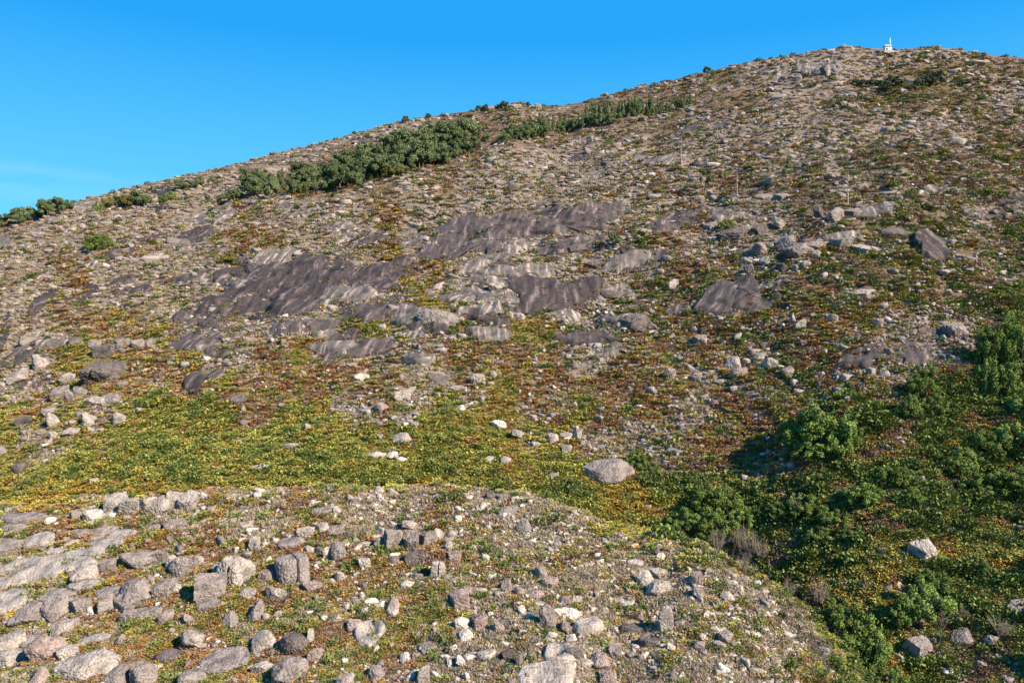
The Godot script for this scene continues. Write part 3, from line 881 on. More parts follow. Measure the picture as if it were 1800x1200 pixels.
func boulder(px: float, py: float, w: float, h: float, shape: String, tint: String, label: String, group: String, parent: Node = null, called := "boulder") -> void:
	var at := place(px, py + 0.32 * h)
	var d := -at.z
	if d > 105.0:
		w *= 0.96
		h *= 0.96
	var rx := 0.50 * w / F * d
	var ry := 0.62 * h / F * d
	var rz := lerpf(rx, ry, 0.35) * 0.95
	rz = minf(rz, 1.5 * ry)
	if shape == "s": rz = minf(rx * 0.8, 1.5 * ry)
	var list: Array = rock[KIND[shape]]
	var o := MeshInstance3D.new()
	o.mesh = list[boulder_count % list.size()]
	o.material_override = mat[TINT[tint]]
	o.name = numbered("boulder") if parent == null else called
	var g := slope(at.x, d)
	var tilt := 0.5 * atan(g.x)
	var yaw := rng.randf_range(-0.5, 0.5)
	if shape != "c" and rng.randf() < 0.5: yaw += PI
	var lie := atan(g.y) * (0.9 if shape == "s" else 0.45)
	if shape == "s": ry *= 0.8
	var b := Basis(Vector3.BACK, tilt + rng.randf_range(-0.12, 0.12)) * Basis(Vector3.RIGHT, lie) * Basis.from_scale(Vector3(rx, ry, rz) * 1.08) * Basis(Vector3.UP, yaw)
	o.transform = Transform3D(b, at + Vector3(0, 0.08 * ry if shape == "s" else 0.16 * ry, 0))
	boulder_count += 1
	if parent:
		o.position -= (parent as Node3D).position
		parent.add_child(o, true)
	else:
		add_child(o)
		tag(o, label, "boulder", group)
	take_ellipse(px, py, w * 0.5, h * 0.5)

func build_boulders() -> void:
	for b in NAMED:
		boulder(b[0], b[1], b[2], b[3], b[4], b[5], b[6], "")
	# the pale crag along the knoll's crest: one outcrop of jointed blocks
	var crag := base("granite_crag", place(265, 893))
	tag(crag, "long pale jointed crag along the knoll's crest", "rock outcrop")
	for b in [[203, 884, 46, 34, "b", "p"], [232, 886, 44, 28, "b", "p"], [258, 884, 34, 26, "b", "p"], [283, 884, 40, 30, "r", "p"], [306, 877, 28, 30, "b", "p"], [330, 879, 36, 34, "b", "p"]]:
		boulder(b[0], b[1], b[2], b[3], b[4], b[5], "", "", crag, "block")
	for b in [[134, 903, 24, 22, "r", "g", "grey boulder at the end of the white stones below the crag"], [163, 905, 32, 22, "r", "w", "white boulder below the pale crag on the knoll"], [194, 900, 44, 18, "s", "w", "long white rock against the pale crag's foot"]]:
		boulder(b[0], b[1], b[2], b[3], b[4], b[5], b[6], "")
	for i in range(0, LOOSE.size(), 5):
		var x: float = LOOSE[i]
		var y: float = LOOSE[i + 1]
		var s: String = LOOSE[i + 4]
		boulder(x, y, LOOSE[i + 2], LOOSE[i + 3], s[0], s[1], "%s%s %s granite boulder near %s" % ["big " if LOOSE[i + 2] > 45 else ("small " if LOOSE[i + 2] < 20 else ""), SHAPE_WORD[s[0]], TINT_WORD[s[1]], beside(x, y)], "loose granite boulders of the slope and knoll")

# ==================================================================== the hut on the summit
func box(size: Vector3, at: Vector3) -> ArrayMesh:
	var st := SurfaceTool.new()
	var b := BoxMesh.new()
	b.size = size
	st.append_from(b, 0, Transform3D(Basis(), at))
	return st.commit()

func rod(a: Vector3, b: Vector3, r0: float, r1: float, sides := 8) -> ArrayMesh:
	var st := SurfaceTool.new()
	add_rod(st, a, b, r0, r1, sides)
	return st.commit()

func add_rod(st: SurfaceTool, a: Vector3, b: Vector3, r0: float, r1: float, sides := 6) -> void:
	var c := CylinderMesh.new()
	c.bottom_radius = r0
	c.top_radius = r1
	c.height = a.distance_to(b)
	c.radial_segments = sides
	c.rings = 1
	var y := (b - a).normalized()
	var x := y.cross(Vector3(0.3, 0.1, 0.9)).normalized()
	st.append_from(c, 0, Transform3D(Basis(x, y, x.cross(y)), (a + b) * 0.5))

func build_summit_hut() -> void:
	var at := place(1561, 92)
	var h := base("summit_hut", at)
	tag(h, "small white lookout hut with flat roof and mast on the summit", "hut")
	var k := -at.z / F # metres per photograph pixel here
	part("plinth", box(Vector3(17, 4, 12) * k, Vector3(0, 0.5, 0) * k), mat.concrete, h)
	# four walls round a room, with a doorway in the front one
	part("wall", box(Vector3(7.6, 6.0, 0.8) * k, Vector3(2.0, 5.4, 3.6) * k), mat.plaster, h)
	part("wall", box(Vector3(1.4, 6.0, 0.8) * k, Vector3(-5.3, 5.4, 3.6) * k), mat.plaster, h)
	part("lintel", box(Vector3(2.8, 1.0, 0.7) * k, Vector3(-3.2, 7.9, 3.6) * k), mat.plaster, h)
	part("wall", box(Vector3(0.8, 6.0, 6.3) * k, Vector3(-5.6, 5.4, 0.04) * k), mat.plaster, h)
	part("wall", box(Vector3(0.8, 6.0, 6.3) * k, Vector3(5.4, 5.4, 0.04) * k), mat.plaster, h)
	part("wall", box(Vector3(11.8, 6.0, 0.8) * k, Vector3(-0.1, 5.4, -3.6) * k), mat.plaster, h)
	part("ceiling", box(Vector3(11.2, 0.4, 7.4) * k, Vector3(-0.1, 8.62, 0) * k), mat.plaster, h)
	for x in [-4.6, -0.6, 3.2]:
		part("post", box(Vector3(1.1, 1.9, 1.1) * k, Vector3(x, 9.7, 2.4) * k), mat.plaster, h)
		part("post", box(Vector3(1.1, 1.9, 1.1) * k, Vector3(x, 9.7, -2.4) * k), mat.plaster, h)
	part("roof", box(Vector3(11.4, 1.5, 10) * k, Vector3(-1.4, 11.4, 0) * k), mat.plaster, h)
	part("step", box(Vector3(3, 2.2, 5) * k, Vector3(8.2, 1.0, 1) * k), mat.plaster, h)
	var m := part("mast", rod(Vector3(4.2, 8, 0) * k, Vector3(4.2, 27, 0) * k, 0.75 * k, 0.45 * k), mat.metal, h)
	part("aerial", box(Vector3(1.5, 3.4, 1.2) * k, Vector3(4.4, 17.5, 0.6) * k), mat.plaster, m)
	part("aerial", box(Vector3(1.3, 4.0, 1.2) * k, Vector3(3.9, 22.0, 0.5) * k), mat.plaster, m)
	part("dish", rod(Vector3(3.4, 19.4, 0.6) * k, Vector3(3.4, 19.4, 1.2) * k, 0.8 * k, 0.8 * k, 12), mat.metal, m)

# ==================================================================== trees
# a crown of small leaf faces scattered through uneven lobes; vertex colours vary leaf by leaf
func leaves(lobes: Array, count: int, leaf: float, tint: Color, spread: float, seed_: int, upright := 0.0) -> ArrayMesh:
	var r := RandomNumberGenerator.new()
	r.seed = seed_
	var v := PackedVector3Array()
	var n := PackedVector3Array()
	var c := PackedColorArray()
	var idx := PackedInt32Array()
	var total := 0.0
	for l in lobes: total += pow(l[1], 2.0)
	for l in lobes:
		var at: Vector3 = l[0]
		var rad: float = l[1]
		var share := int(count * rad * rad / total)
		var lobe_k := r.randf_range(0.85, 1.15)
		for i in share:
			var dir := Vector3(r.randfn(), r.randfn(), r.randfn()).normalized()
			var rr := rad * pow(r.randf(), 0.33) * r.randf_range(0.75, 1.12)
			var p := at + dir * rr * Vector3(1, l[2], 1)
			var nn := (dir + Vector3(r.randfn(), r.randfn() + 0.5, r.randfn()) * 0.55).normalized()
			var u := nn.cross(Vector3(r.randfn(), r.randfn(), r.randfn())).normalized()
			if upright > 0.0: u = u.lerp(Vector3.UP, upright).normalized()
			var w := nn.cross(u).normalized()
			var s := leaf * r.randf_range(0.6, 1.5)
			var k := lobe_k * (1.0 + r.randfn() * spread)
			var hue := r.randfn() * 0.10 # leaf to leaf, at random
			var q := Color(maxf(tint.r * k * (1.0 + hue), 0.004), maxf(tint.g * k, 0.006), maxf(tint.b * k * (1.0 - hue), 0.003))
			var b := v.size()
			v.append_array([p - u * s, p + w * s * 0.5, p + u * s, p - w * s * 0.5])
			n.append_array([nn, nn, nn, nn])
			c.append_array([q, q, q, q])
			idx.append_array([b, b + 1, b + 2, b, b + 2, b + 3])
	return arrays(v, n, idx, c)

func crown_lobes(kind: String, seed_: int) -> Array:
	var r := RandomNumberGenerator.new()
	r.seed = seed_
	var out := []
	match kind:
		"broad": # about 1 high and 1 wide
			for k in 11:
				var a := r.randf() * TAU
				var q := sqrt(r.randf()) * 0.36
				out.append([Vector3(cos(a) * q, r.randf_range(0.36, 0.86) - q * 0.4, sin(a) * q), r.randf_range(0.12, 0.22), r.randf_range(0.75, 1.05)])
		"bush": # spreads on the ground, with shoots standing up
			for k in 46:
				var a := r.randf() * TAU
				var q := sqrt(r.randf()) * 0.46
				out.append([Vector3(cos(a) * q, r.randf_range(0.06, 0.86) * (1.08 - 1.3 * q), sin(a) * q), r.randf_range(0.05, 0.12), r.randf_range(1.0, 2.0)])
		"pine":
			for k in 12:
				var y := 0.18 + 0.8 * k / 12.0
				var q := 0.24 * (1.05 - y)
				var a := r.randf() * TAU
				out.append([Vector3(cos(a) * q, y, sin(a) * q), 0.05 + 0.17 * (1.05 - y) * r.randf_range(0.8, 1.2), r.randf_range(0.8, 1.1)])
		"thin":
			for k in 8:
				var a := r.randf() * TAU
				var y := r.randf_range(0.42, 0.95)
				out.append([Vector3(cos(a) * 0.16, y, sin(a) * 0.16), r.randf_range(0.07, 0.14), r.randf_range(0.8, 1.1)])
	return out

func trunk_mesh(kind: String, seed_: int) -> ArrayMesh:
	var r := RandomNumberGenerator.new()
	r.seed = seed_
	var st := SurfaceTool.new()
	match kind:
		"bush":
			for k in 6:
				var a := r.randf() * TAU
				add_rod(st, Vector3(cos(a) * 0.05, -0.05, sin(a) * 0.05), Vector3(cos(a) * 0.25, r.randf_range(0.4, 0.6), sin(a) * 0.25), 0.018, 0.006)
		_:
			var p := Vector3(0, -0.06, 0)
			var top := 0.9 if kind == "pine" else 0.62
			for k in 5:
				var q := Vector3(r.randf_range(-.03, .03), top * (k + 1) / 5.0, r.randf_range(-.03, .03))
				add_rod(st, p, q, 0.026 * (1.0 - k * 0.16), 0.026 * (1.0 - (k + 1) * 0.16), 8)
				p = q
			for k in 7:
				var a := r.randf() * TAU
				var y := r.randf_range(0.28, 0.6)
				add_rod(st, Vector3(0, y, 0), Vector3(cos(a) * 0.26, y + 0.2, sin(a) * 0.26), 0.010, 0.003, 5)
	return st.commit()

func bare_tree(seed_: int, forks: int, spread: float, stem: float) -> ArrayMesh:
	var r := RandomNumberGenerator.new()
	r.seed = seed_
	var st := SurfaceTool.new()
	var p := Vector3(0, -0.04, 0)
	var lean := Vector3(r.randf_range(-.05, .05), 0, r.randf_range(-.05, .05))
	for k in 6:
		var q := Vector3(0, (k + 1) / 6.0, 0) + lean * sin(k * 0.9) * 1.2
		add_rod(st, p, q, stem * (1.0 - k * 0.13), stem * (1.0 - (k + 1) * 0.13), 7)
		if k > 1:
			for f in forks:
				var a := r.randf() * TAU
				var e := q + Vector3(cos(a) * spread, spread * r.randf_range(0.5, 1.3), sin(a) * spread) * r.randf_range(0.5, 1.0)
				add_rod(st, q, e, stem * 0.32, stem * 0.1, 5)
				for g in 2:
					add_rod(st, q.lerp(e, 0.6), e + Vector3(r.randfn(), r.randf(), r.randfn()) * spread * 0.45, stem * 0.16, stem * 0.06, 4)
		p = q
	return st.commit()

func dead_scrub(seed_: int) -> ArrayMesh:
	var r := RandomNumberGenerator.new()
	r.seed = seed_
	var st := SurfaceTool.new()
	for k in 26:
		var a := r.randf() * TAU
		var q := Vector3(cos(a) * 0.12, -0.05, sin(a) * 0.12) * r.randf()
		var e := Vector3(cos(a) * r.randf_range(.1, .42), r.randf_range(.45, 1.0), sin(a) * r.randf_range(.1, .42))
		add_rod(st, q, e, 0.012, 0.004, 4)
		for g in 5:
			var t := r.randf_range(0.35, 0.95)
			add_rod(st, q.lerp(e, t), q.lerp(e, t) + Vector3(r.randfn() * .13, r.randf() * .2, r.randfn() * .13), 0.005, 0.002, 3)
	return st.commit()

var crowns := {}
var trunks := {}
var tree_no := 0

func plant_tree(called: String, kind: String, px: float, py: float, h: float, w: float, label: String, category: String, group: String) -> void:
	# py is where the foot stands; h and w in photograph pixels
	var at := place(px, py)
	var k := -at.z / F
	var o := base(called, at)
	o.rotation.y = rng.randf() * TAU
	o.scale = Vector3(w * k, h * k, w * k)
	tag(o, label, category, group)
	var list: Array = crowns[kind]
	part("trunk", trunks[kind][tree_no % trunks[kind].size()], mat.bark, o)
	part("crown", list[tree_no % list.size()], mat.leaf, o)
	tree_no += 1

func build_trees() -> void:
	var tints := {"broad": Color(0.105, 0.135, 0.062), "bush": Color(0.118, 0.166, 0.042), "pine": Color(0.095, 0.135, 0.055), "thin": Color(0.090, 0.115, 0.060), "small": Color(0.062, 0.080, 0.046), "gold": Color(0.15, 0.135, 0.035)}
	for a in [["broad", "broad", 5, 4200, 0.032, 0.0], ["bush", "bush", 5, 12000, 0.019, 0.45], ["pine", "pine", 3, 3000, 0.026, 0.3], ["thin", "thin", 2, 2200, 0.022, 0.0], ["small", "broad", 2, 900, 0.055, 0.0], ["gold", "broad", 1, 3000, 0.03, 0.0]]:
		crowns[a[0]] = []
		trunks[a[0]] = []
		for k in a[2]:
			crowns[a[0]].append(leaves(crown_lobes(a[1], 40 + k), a[3], a[4], tints[a[0]] * ([1.0, 1.25, 0.85, 1.1, 0.95][k] as float), 0.30, 60 + k, a[5]))
			trunks[a[0]].append(trunk_mesh("bush" if a[1] == "bush" else a[1], 80 + k))
	# the wood that runs up the hollow: foot line of each stretch, [x0, y0, x1, y1, rows, step, height, kind]
	var wood := "evergreen trees of the wood in the hollow"
	for s in [
		[430, 350, 600, 332, 3, 15, 36, "broad", "dark round evergreen in the lower end of the hillside wood"],
		[330, 354, 430, 350, 1, 14, 22, "broad", "low evergreen at the wood's lower tip"],
		[600, 330, 700, 306, 4, 13, 42, "broad", "tall dark evergreen with bare stem in the middle of the wood"],
		[700, 308, 825, 274, 4, 13, 46, "broad", "tall evergreen in the upper block of the wood"],
		[640, 290, 790, 262, 2, 12, 30, "pine", "young pine behind the tall evergreens of the wood"],
	]:
		for r in s[4]:
			var t := 0.0
			var len := Vector2(s[2] - s[0], s[3] - s[1]).length()
			while t < 1.0:
				var x := lerpf(s[0], s[2], t) + rng.randf_range(-4, 4)
				var y: float = lerpf(s[1], s[3], t) - r * 13.0 + rng.randf_range(-3, 3)
				if rng.randf() < 0.14:
					t += s[5] / len
					continue
				var h: float = s[6] * rng.randf_range(0.5, 1.2)
				plant_tree("evergreen_tree" if s[7] == "broad" else "pine_tree", s[7], x, y, h, (h * rng.randf_range(0.75, 1.0)) if s[7] == "broad" else h * 0.55, "%s, %s, %s" % [s[8], ["front row", "second row", "third row", "back row"][r], "stunted" if h < 0.68 * s[6] else ("full-grown" if h > 1.0 * s[6] else "middling")], "tree", wood)
				t += s[5] * rng.randf_range(0.8, 1.3) / len
	plant_tree("evergreen_tree", "gold", 686, 312, 26, 24, "olive-yellow tree at the edge of the evergreen wood", "tree", wood)
	plant_tree("evergreen_tree", "gold", 706, 308, 24, 22, "browning tree at the edge of the evergreen wood", "tree", wood)
	# thinner band up the slope
	for s in [[886, 251, 965, 238, 1, 11, 38, "broad", "evergreen at the foot of the thin upper band"], [940, 238, 1060, 220, 1, 7, 34, "pine", "young pine of the thin upper band"], [985, 232, 1075, 214, 1, 12, 28, "broad", "small evergreen of the thin upper band"], [1040, 212, 1150, 198, 1, 6, 34, "pine", "slim pine of the thin upper band"], [1140, 206, 1214, 184, 1, 5, 24, "pine", "pine sapling at the top end of the band"], [1030, 198, 1060, 190, 1, 10, 14, "pine", "pine sapling on the slope above the band"]]:
		var t := 0.0
		var len := Vector2(s[2] - s[0], s[3] - s[1]).length()
		while t < 1.0:
			var h: float = s[6] * rng.randf_range(0.7, 1.15)
			plant_tree("evergreen_tree" if s[7] == "broad" else "pine_tree", s[7], lerpf(s[0], s[2], t), lerpf(s[1], s[3], t) + rng.randf_range(-3, 3), h, h * (0.9 if s[7] == "broad" else 0.5), s[8] + (", shorter than its neighbours" if h < 0.85 * s[6] else (", taller than its neighbours" if h > 1.02 * s[6] else "")), "tree", "trees of the thin upper band")
			t += s[5] * rng.randf_range(0.8, 1.3) / len
	for a in [[835, 262, 26, 24, "dark tree between the wood and the upper band"], [855, 250, 22, 20, "dark tree between the wood and the upper band"], [880, 210, 12, 14, "dark tree between the wood and the upper band"], [838, 236, 16, 18, "dark tree between the wood and the upper band"]]:
		plant_tree("evergreen_tree", "broad", a[0], a[1], a[2], a[3], a[4], "tree", "trees between the wood and the upper band")
	# low end of the ridge
	for a in [[8, 390, 22], [30, 388, 26], [48, 384, 28], [66, 380, 30], [84, 374, 28], [102, 370, 26], [118, 364, 18], [-14, 394, 24]]:
		plant_tree("evergreen_tree", "broad", a[0], a[1] + 6, a[2] * 1.3, a[2] * 1.2, "evergreen in the clump at the low end of the ridge", "tree", "clump at the low end of the ridge")
	for a in [[188, 368, 26, "gold"], [205, 366, 28, "broad"], [222, 366, 28, "gold"], [240, 362, 34, "broad"], [172, 370, 20, "bush"], [258, 360, 20, "bush"], [316, 334, 22, "broad"], [332, 332, 18, "broad"], [350, 330, 20, "broad"], [370, 322, 14, "broad"], [285, 356, 18, "bush"], [300, 352, 20, "bush"]]:
		plant_tree("evergreen_tree", a[3], a[0], a[1], a[2], a[2] * 1.0, {"gold": "yellow-green tree between the ridge clump and the wood", "broad": "dark tree between the ridge clump and the wood", "bush": "bushy low tree between the ridge clump and the wood"}[a[3]], "tree", "trees between the ridge clump and the wood")
	# single trees along the skyline
	for a in [[622, 236, 7], [686, 222, 8], [712, 215, 14], [753, 207, 9], [842, 193, 12], [852, 192, 13], [876, 189, 12], [886, 188, 13], [927, 187, 10], [810, 200, 5], [1146, 152, 7], [1108, 160, 5], [1243, 127, 12], [978, 185, 4]]:
		plant_tree("ridge_tree", "small", a[0], a[1], a[2] * 1.25, a[2] * 1.3, "small dark tree standing up on the skyline", "tree", "single trees along the skyline")
	# under the summit
	for a in [[1505, 146, 10], [1517, 148, 12], [1530, 150, 12], [1545, 152, 12], [1558, 153, 14], [1570, 150, 17], [1582, 150, 15], [1560, 160, 12], [1430, 151, 8], [1548, 160, 10]]:
		plant_tree("scrub_tree", "small", a[0], a[1] + 2, a[2] * 1.3, a[2] * 1.7, "low dark scrub tree in the thicket below the hut", "tree", "thicket below the hut")
	for a in [[1616, 152, 18], [1630, 150, 20], [1646, 147, 26], [1638, 152, 18], [1605, 157, 12]]:
		plant_tree("scrub_tree", "small", a[0], a[1] + 2, a[2] * 1.3, a[2] * 1.3, "taller dark tree in the clump beside the hut's thicket", "tree", "clump beside the hut's thicket")
	for a in [[1700, 148, 10], [1720, 147, 8], [1755, 148, 9], [1690, 150, 8]]:
		plant_tree("scrub_tree", "small", a[0], a[1], a[2], a[2] * 1.6, "grey-green scrub tree at the end of the summit terrace", "tree", "scrub at the summit terrace end")
	# single bushes and small trees of the open slope
	plant_tree("round_bush", "bush", 170, 440, 38, 54, "lone round green bush beside the dark sloping slab", "bush", "")
	plant_tree("round_bush", "bush", 1275, 404, 20, 30, "bright green shrub among dark blocks on the slope", "bush", "")
	plant_tree("round_bush", "gold", 400, 466, 26, 40, "straw-coloured bush over a shadowed hollow", "bush", "")
	plant_tree("small_tree", "thin", 1383, 332, 64, 34, "thin leaning tree with sparse crown below the ridge slope", "tree", "")
	plant_tree("small_tree", "thin", 1240, 350, 56, 44, "small bowed tree with grey-green crown near the bleached trunks", "tree", "")
	plant_tree("small_tree", "thin", 1080, 440, 36, 46, "feathery young pine beside the arched slab", "tree", "")
	# bleached trunks
	var poles := [[1491, 357, 58, 0, 0.0, 0.022, "straight bleached dead trunk without branches"], [1296, 345, 46, 1, 0.06, 0.022, "curved bleached dead trunk between two thin trees"], [1198, 290, 52, 2, 0.16, 0.018, "forked bleached dead tree on the upper slope"], [1261, 242, 18, 0, 0.0, 0.05, "short pale dead stump high on the slope"], [770, 390, 16, 0, 0.0, 0.03, "short pale stick standing on the arched slab"], [632, 322, 14, 0, 0.0, 0.05, "short pale stump before the evergreen wood"]]
	for i in poles.size():
		var a: Array = poles[i]
		var at := place(a[0], a[1])
		var o := base("dead_tree", at)
		var k: float = -at.z / F * a[2]
		o.scale = Vector3.ONE * k
		tag(o, a[6], "dead tree", "bleached dead trees")
		part("trunk", bare_tree(300 + i, a[3], a[4], a[5]), mat.bleached, o)
	# grey leafless scrub
	var scrub: Array[ArrayMesh] = []
	for k in 3: scrub.append(dead_scrub(500 + k))
	var sc := 0
	for a in [[1262, 968, 42, 40], [1300, 972, 56, 44], [1322, 980, 50, 40], [1340, 985, 40, 38], [1440, 1062, 48, 50], [1388, 1050, 36, 40], [1410, 905, 30, 44], [1310, 1010, 44, 22], [1650, 1105, 40, 60], [1760, 1120, 36, 60], [1690, 1095, 30, 46]]:
		var at := place(a[0], a[1])
		var o := base("leafless_shrub", at)
		var k := -at.z / F
		o.scale = Vector3(a[3] * k, a[2] * k, a[3] * k)
		o.rotation.y = rng.randf() * TAU
		tag(o, "grey leafless shrub in the gully beside the green scrub" if a[0] < 1500 else "brown leafless shrub among the shady gully rocks", "shrub", "leafless shrubs of the gully")
		part("branches", scrub[sc % 3], mat.twig, o)
		sc += 1
	# the green scrub trees of the gully, foot x, foot y, height, width
	var gully := [
		[1440, 790, 96, 120, "dense rounded green tree standing apart above the gully thicket"], [1400, 780, 70, 74, "dense rounded green tree standing apart above the gully thicket"], [1485, 782, 66, 66, "dense rounded green tree standing apart above the gully thicket"], [1440, 800, 50, 90, "dense rounded green tree standing apart above the gully thicket"],
		[1745, 640, 84, 62, "tall bright green tree at the top of the gully wood"], [1780, 610, 72, 60, "tall bright green tree at the top of the gully wood"], [1800, 660, 100, 76, "tall bright green tree at the top of the gully wood"], [1765, 690, 80, 74, "tall bright green tree at the top of the gully wood"], [1738, 670, 52, 40, "tall bright green tree at the top of the gully wood"],
		[1620, 695, 46, 62, "light green sapling bush above the gully wood"], [1600, 730, 44, 50, "light green sapling bush above the gully wood"], [1640, 725, 40, 50, "light green sapling bush above the gully wood"], [1625, 660, 26, 50, "light green sapling bush above the gully wood"],
		[1800, 790, 64, 88, "broad green scrub tree in the gully wood"], [1740, 800, 53, 80, "broad green scrub tree in the gully wood"], [1690, 830, 54, 80, "broad green scrub tree in the gully wood"], [1780, 860, 50, 88, "broad green scrub tree in the gully wood"], [1720, 860, 43, 72, "broad green scrub tree in the gully wood"], [1810, 730, 57, 72, "broad green scrub tree in the gully wood"],
		[1255, 900, 63, 93, "dark green scrub tree at the knoll's back edge"], [1210, 935, 51, 71, "dark green scrub tree at the knoll's back edge"], [1265, 945, 54, 85, "dark green scrub tree at the knoll's back edge"], [1170, 940, 28, 37, "dark green scrub tree at the knoll's back edge"], [1310, 920, 40, 56, "dark green scrub tree at the knoll's back edge"], [1215, 850, 20, 28, "dark green scrub tree at the knoll's back edge"],
		[1420, 900, 40, 69, "grey-green scrub tree in the middle of the thicket"], [1370, 910, 31, 50, "grey-green scrub tree in the middle of the thicket"], [1465, 920, 37, 64, "grey-green scrub tree in the middle of the thicket"], [1520, 880, 40, 69, "grey-green scrub tree in the middle of the thicket"], [1570, 850, 37, 64, "grey-green scrub tree in the middle of the thicket"], [1600, 880, 31, 57, "grey-green scrub tree in the middle of the thicket"], [1440, 950, 31, 57, "grey-green scrub tree in the middle of the thicket"], [1500, 940, 27, 50, "grey-green scrub tree in the middle of the thicket"],
		[1622, 1085, 84, 100, "bushy green tree beside the golden bracken in the gully"], [1640, 1040, 50, 60, "bushy green tree beside the golden bracken in the gully"], [1590, 1095, 56, 60, "bushy green tree beside the golden bracken in the gully"],
		[1505, 1150, 96, 100, "green tree on the gully floor beside the knoll's foot"], [1480, 1090, 50, 70, "green tree on the gully floor beside the knoll's foot"], [1530, 1160, 70, 80, "green tree on the gully floor beside the knoll's foot"], [1560, 1215, 60, 80, "green tree on the gully floor beside the knoll's foot"],
		[1734, 1014, 34, 30, "small cone of green scrub in the bracken beside the deep shadow"], [1120, 818, 32, 44, "small green scrub tree beside the big lone boulder"], [1145, 830, 24, 36, "small green scrub tree beside the big lone boulder"],
		[1840, 1010, 60, 60, "green scrub tree shading the gully's edge"], [1850, 1100, 60, 60, "green scrub tree shading the gully's edge"], [1870, 1190, 90, 80, "green scrub tree shading the gully's edge"],
	]
	for a in gully:
		plant_tree("scrub_tree", "bush", a[0], a[1], a[2], a[3], a[4], "tree", "green scrub trees of the gully")

# ==================================================================== loose stones too many to count
func multi(called: String, mesh: Mesh, m: Material, buf: PackedFloat32Array, parent: Node) -> void:
	var mm := MultiMesh.new()
	mm.transform_format = MultiMesh.TRANSFORM_3D
	mm.use_colors = true
	mm.mesh = mesh
	mm.instance_count = buf.size() / 16
	mm.buffer = buf
	var o := MultiMeshInstance3D.new()
	o.name = called
	o.multimesh = mm
	o.material_override = m
	o.set_meta("kind", "stuff")
	parent.add_child(o, true)

func put(buf: PackedFloat32Array, b: Basis, p: Vector3, c: Color) -> void:
	buf.append_array([b.x.x, b.y.x, b.z.x, p.x, b.x.y, b.y.y, b.z.y, p.y, b.x.z, b.y.z, b.z.z, p.z, c.r, c.g, c.b, 1.0])

func build_rubble() -> void:
	var root := base("rubble", Vector3.ZERO)
	tag(root, "countless small granite stones strewn over the slope and knoll", "rubble", "", "stuff")
	var bufs: Array[PackedFloat32Array] = []
	for k in rock.small.size(): bufs.append(PackedFloat32Array())
	var step := 4.9
	var y := 78.0
	while y < 1240.0:
		var x := -90.0
		while x < 1890.0:
			var px := x + rng.randf_range(-4, 4)
			var py := y + rng.randf_range(-4, 4)
			x += step
			var d := depth_at(px, py)
			if d <= 0.0 or is_taken(px, py): continue
			var at := place(px, py)
			var z := zone(px, py, at)
			var patch := 0.7 + 1.0 * n_patch.get_noise_2d(at.x * 0.05 + 200.0, at.z * 0.05) + 0.7 * n_patch.get_noise_2d(at.x * 0.25, at.z * 0.25 + 50.0)
			if rng.randf() > STONES[z] * patch: continue
			d = -at.z
			var far := smoothstep(110.0, 200.0, d)
			# photograph pixels to metres at this distance; stones of the knoll are smaller than the slabs of the slope
			var w := lerpf(1.9 + 4.0 * pow(rng.randf(), 3.0), 2.0 + 5.5 * pow(rng.randf(), 3.0), far)
			if rng.randf() < (0.14 if far < 0.5 else 0.05): w *= rng.randf_range(1.4, 2.2)
			w *= d / F
			var h := w * lerpf(rng.randf_range(0.5, 0.95), rng.randf_range(0.34, 0.66), far)
			var g := slope(at.x, d, 5.0)
			var yaw := -atan2(g.x, maxf(g.y, 0.1)) * 0.8 * far + rng.randfn() * lerpf(1.5, 0.3, far)
			var b := Basis(Vector3.UP, yaw) * Basis(Vector3.RIGHT, rng.randfn() * 0.15 + 0.25 * far) * Basis(Vector3.BACK, rng.randfn() * 0.15) * Basis.from_scale(Vector3(w, h, w * rng.randf_range(0.55, 0.9)))
			var k := rng.randf_range(0.62, 1.15)
			var c := Color(0.345, 0.292, 0.265) * k
			if z == "t" or z == "n": c = Color(0.42, 0.355, 0.305) * rng.randf_range(0.5, 1.35)
			if rng.randf() < 0.16: c = Color(0.23, 0.19, 0.178) * k
			elif rng.randf() < (0.4 if px > 920.0 and px < 1060.0 and py > 925.0 and py < 1000.0 else (0.07 if far < 0.5 else 0.015)): c = Color(0.60, 0.54, 0.48)
			put(bufs[rng.randi() % bufs.size()], b, at + Vector3(0, h * 0.25, 0), c)
		y += step
	var total := 0
	for k in bufs.size():
		total += bufs[k].size() / 16
		multi("stones", rock.small[k], mat.stone, bufs[k], root)
	print("stones ", total)

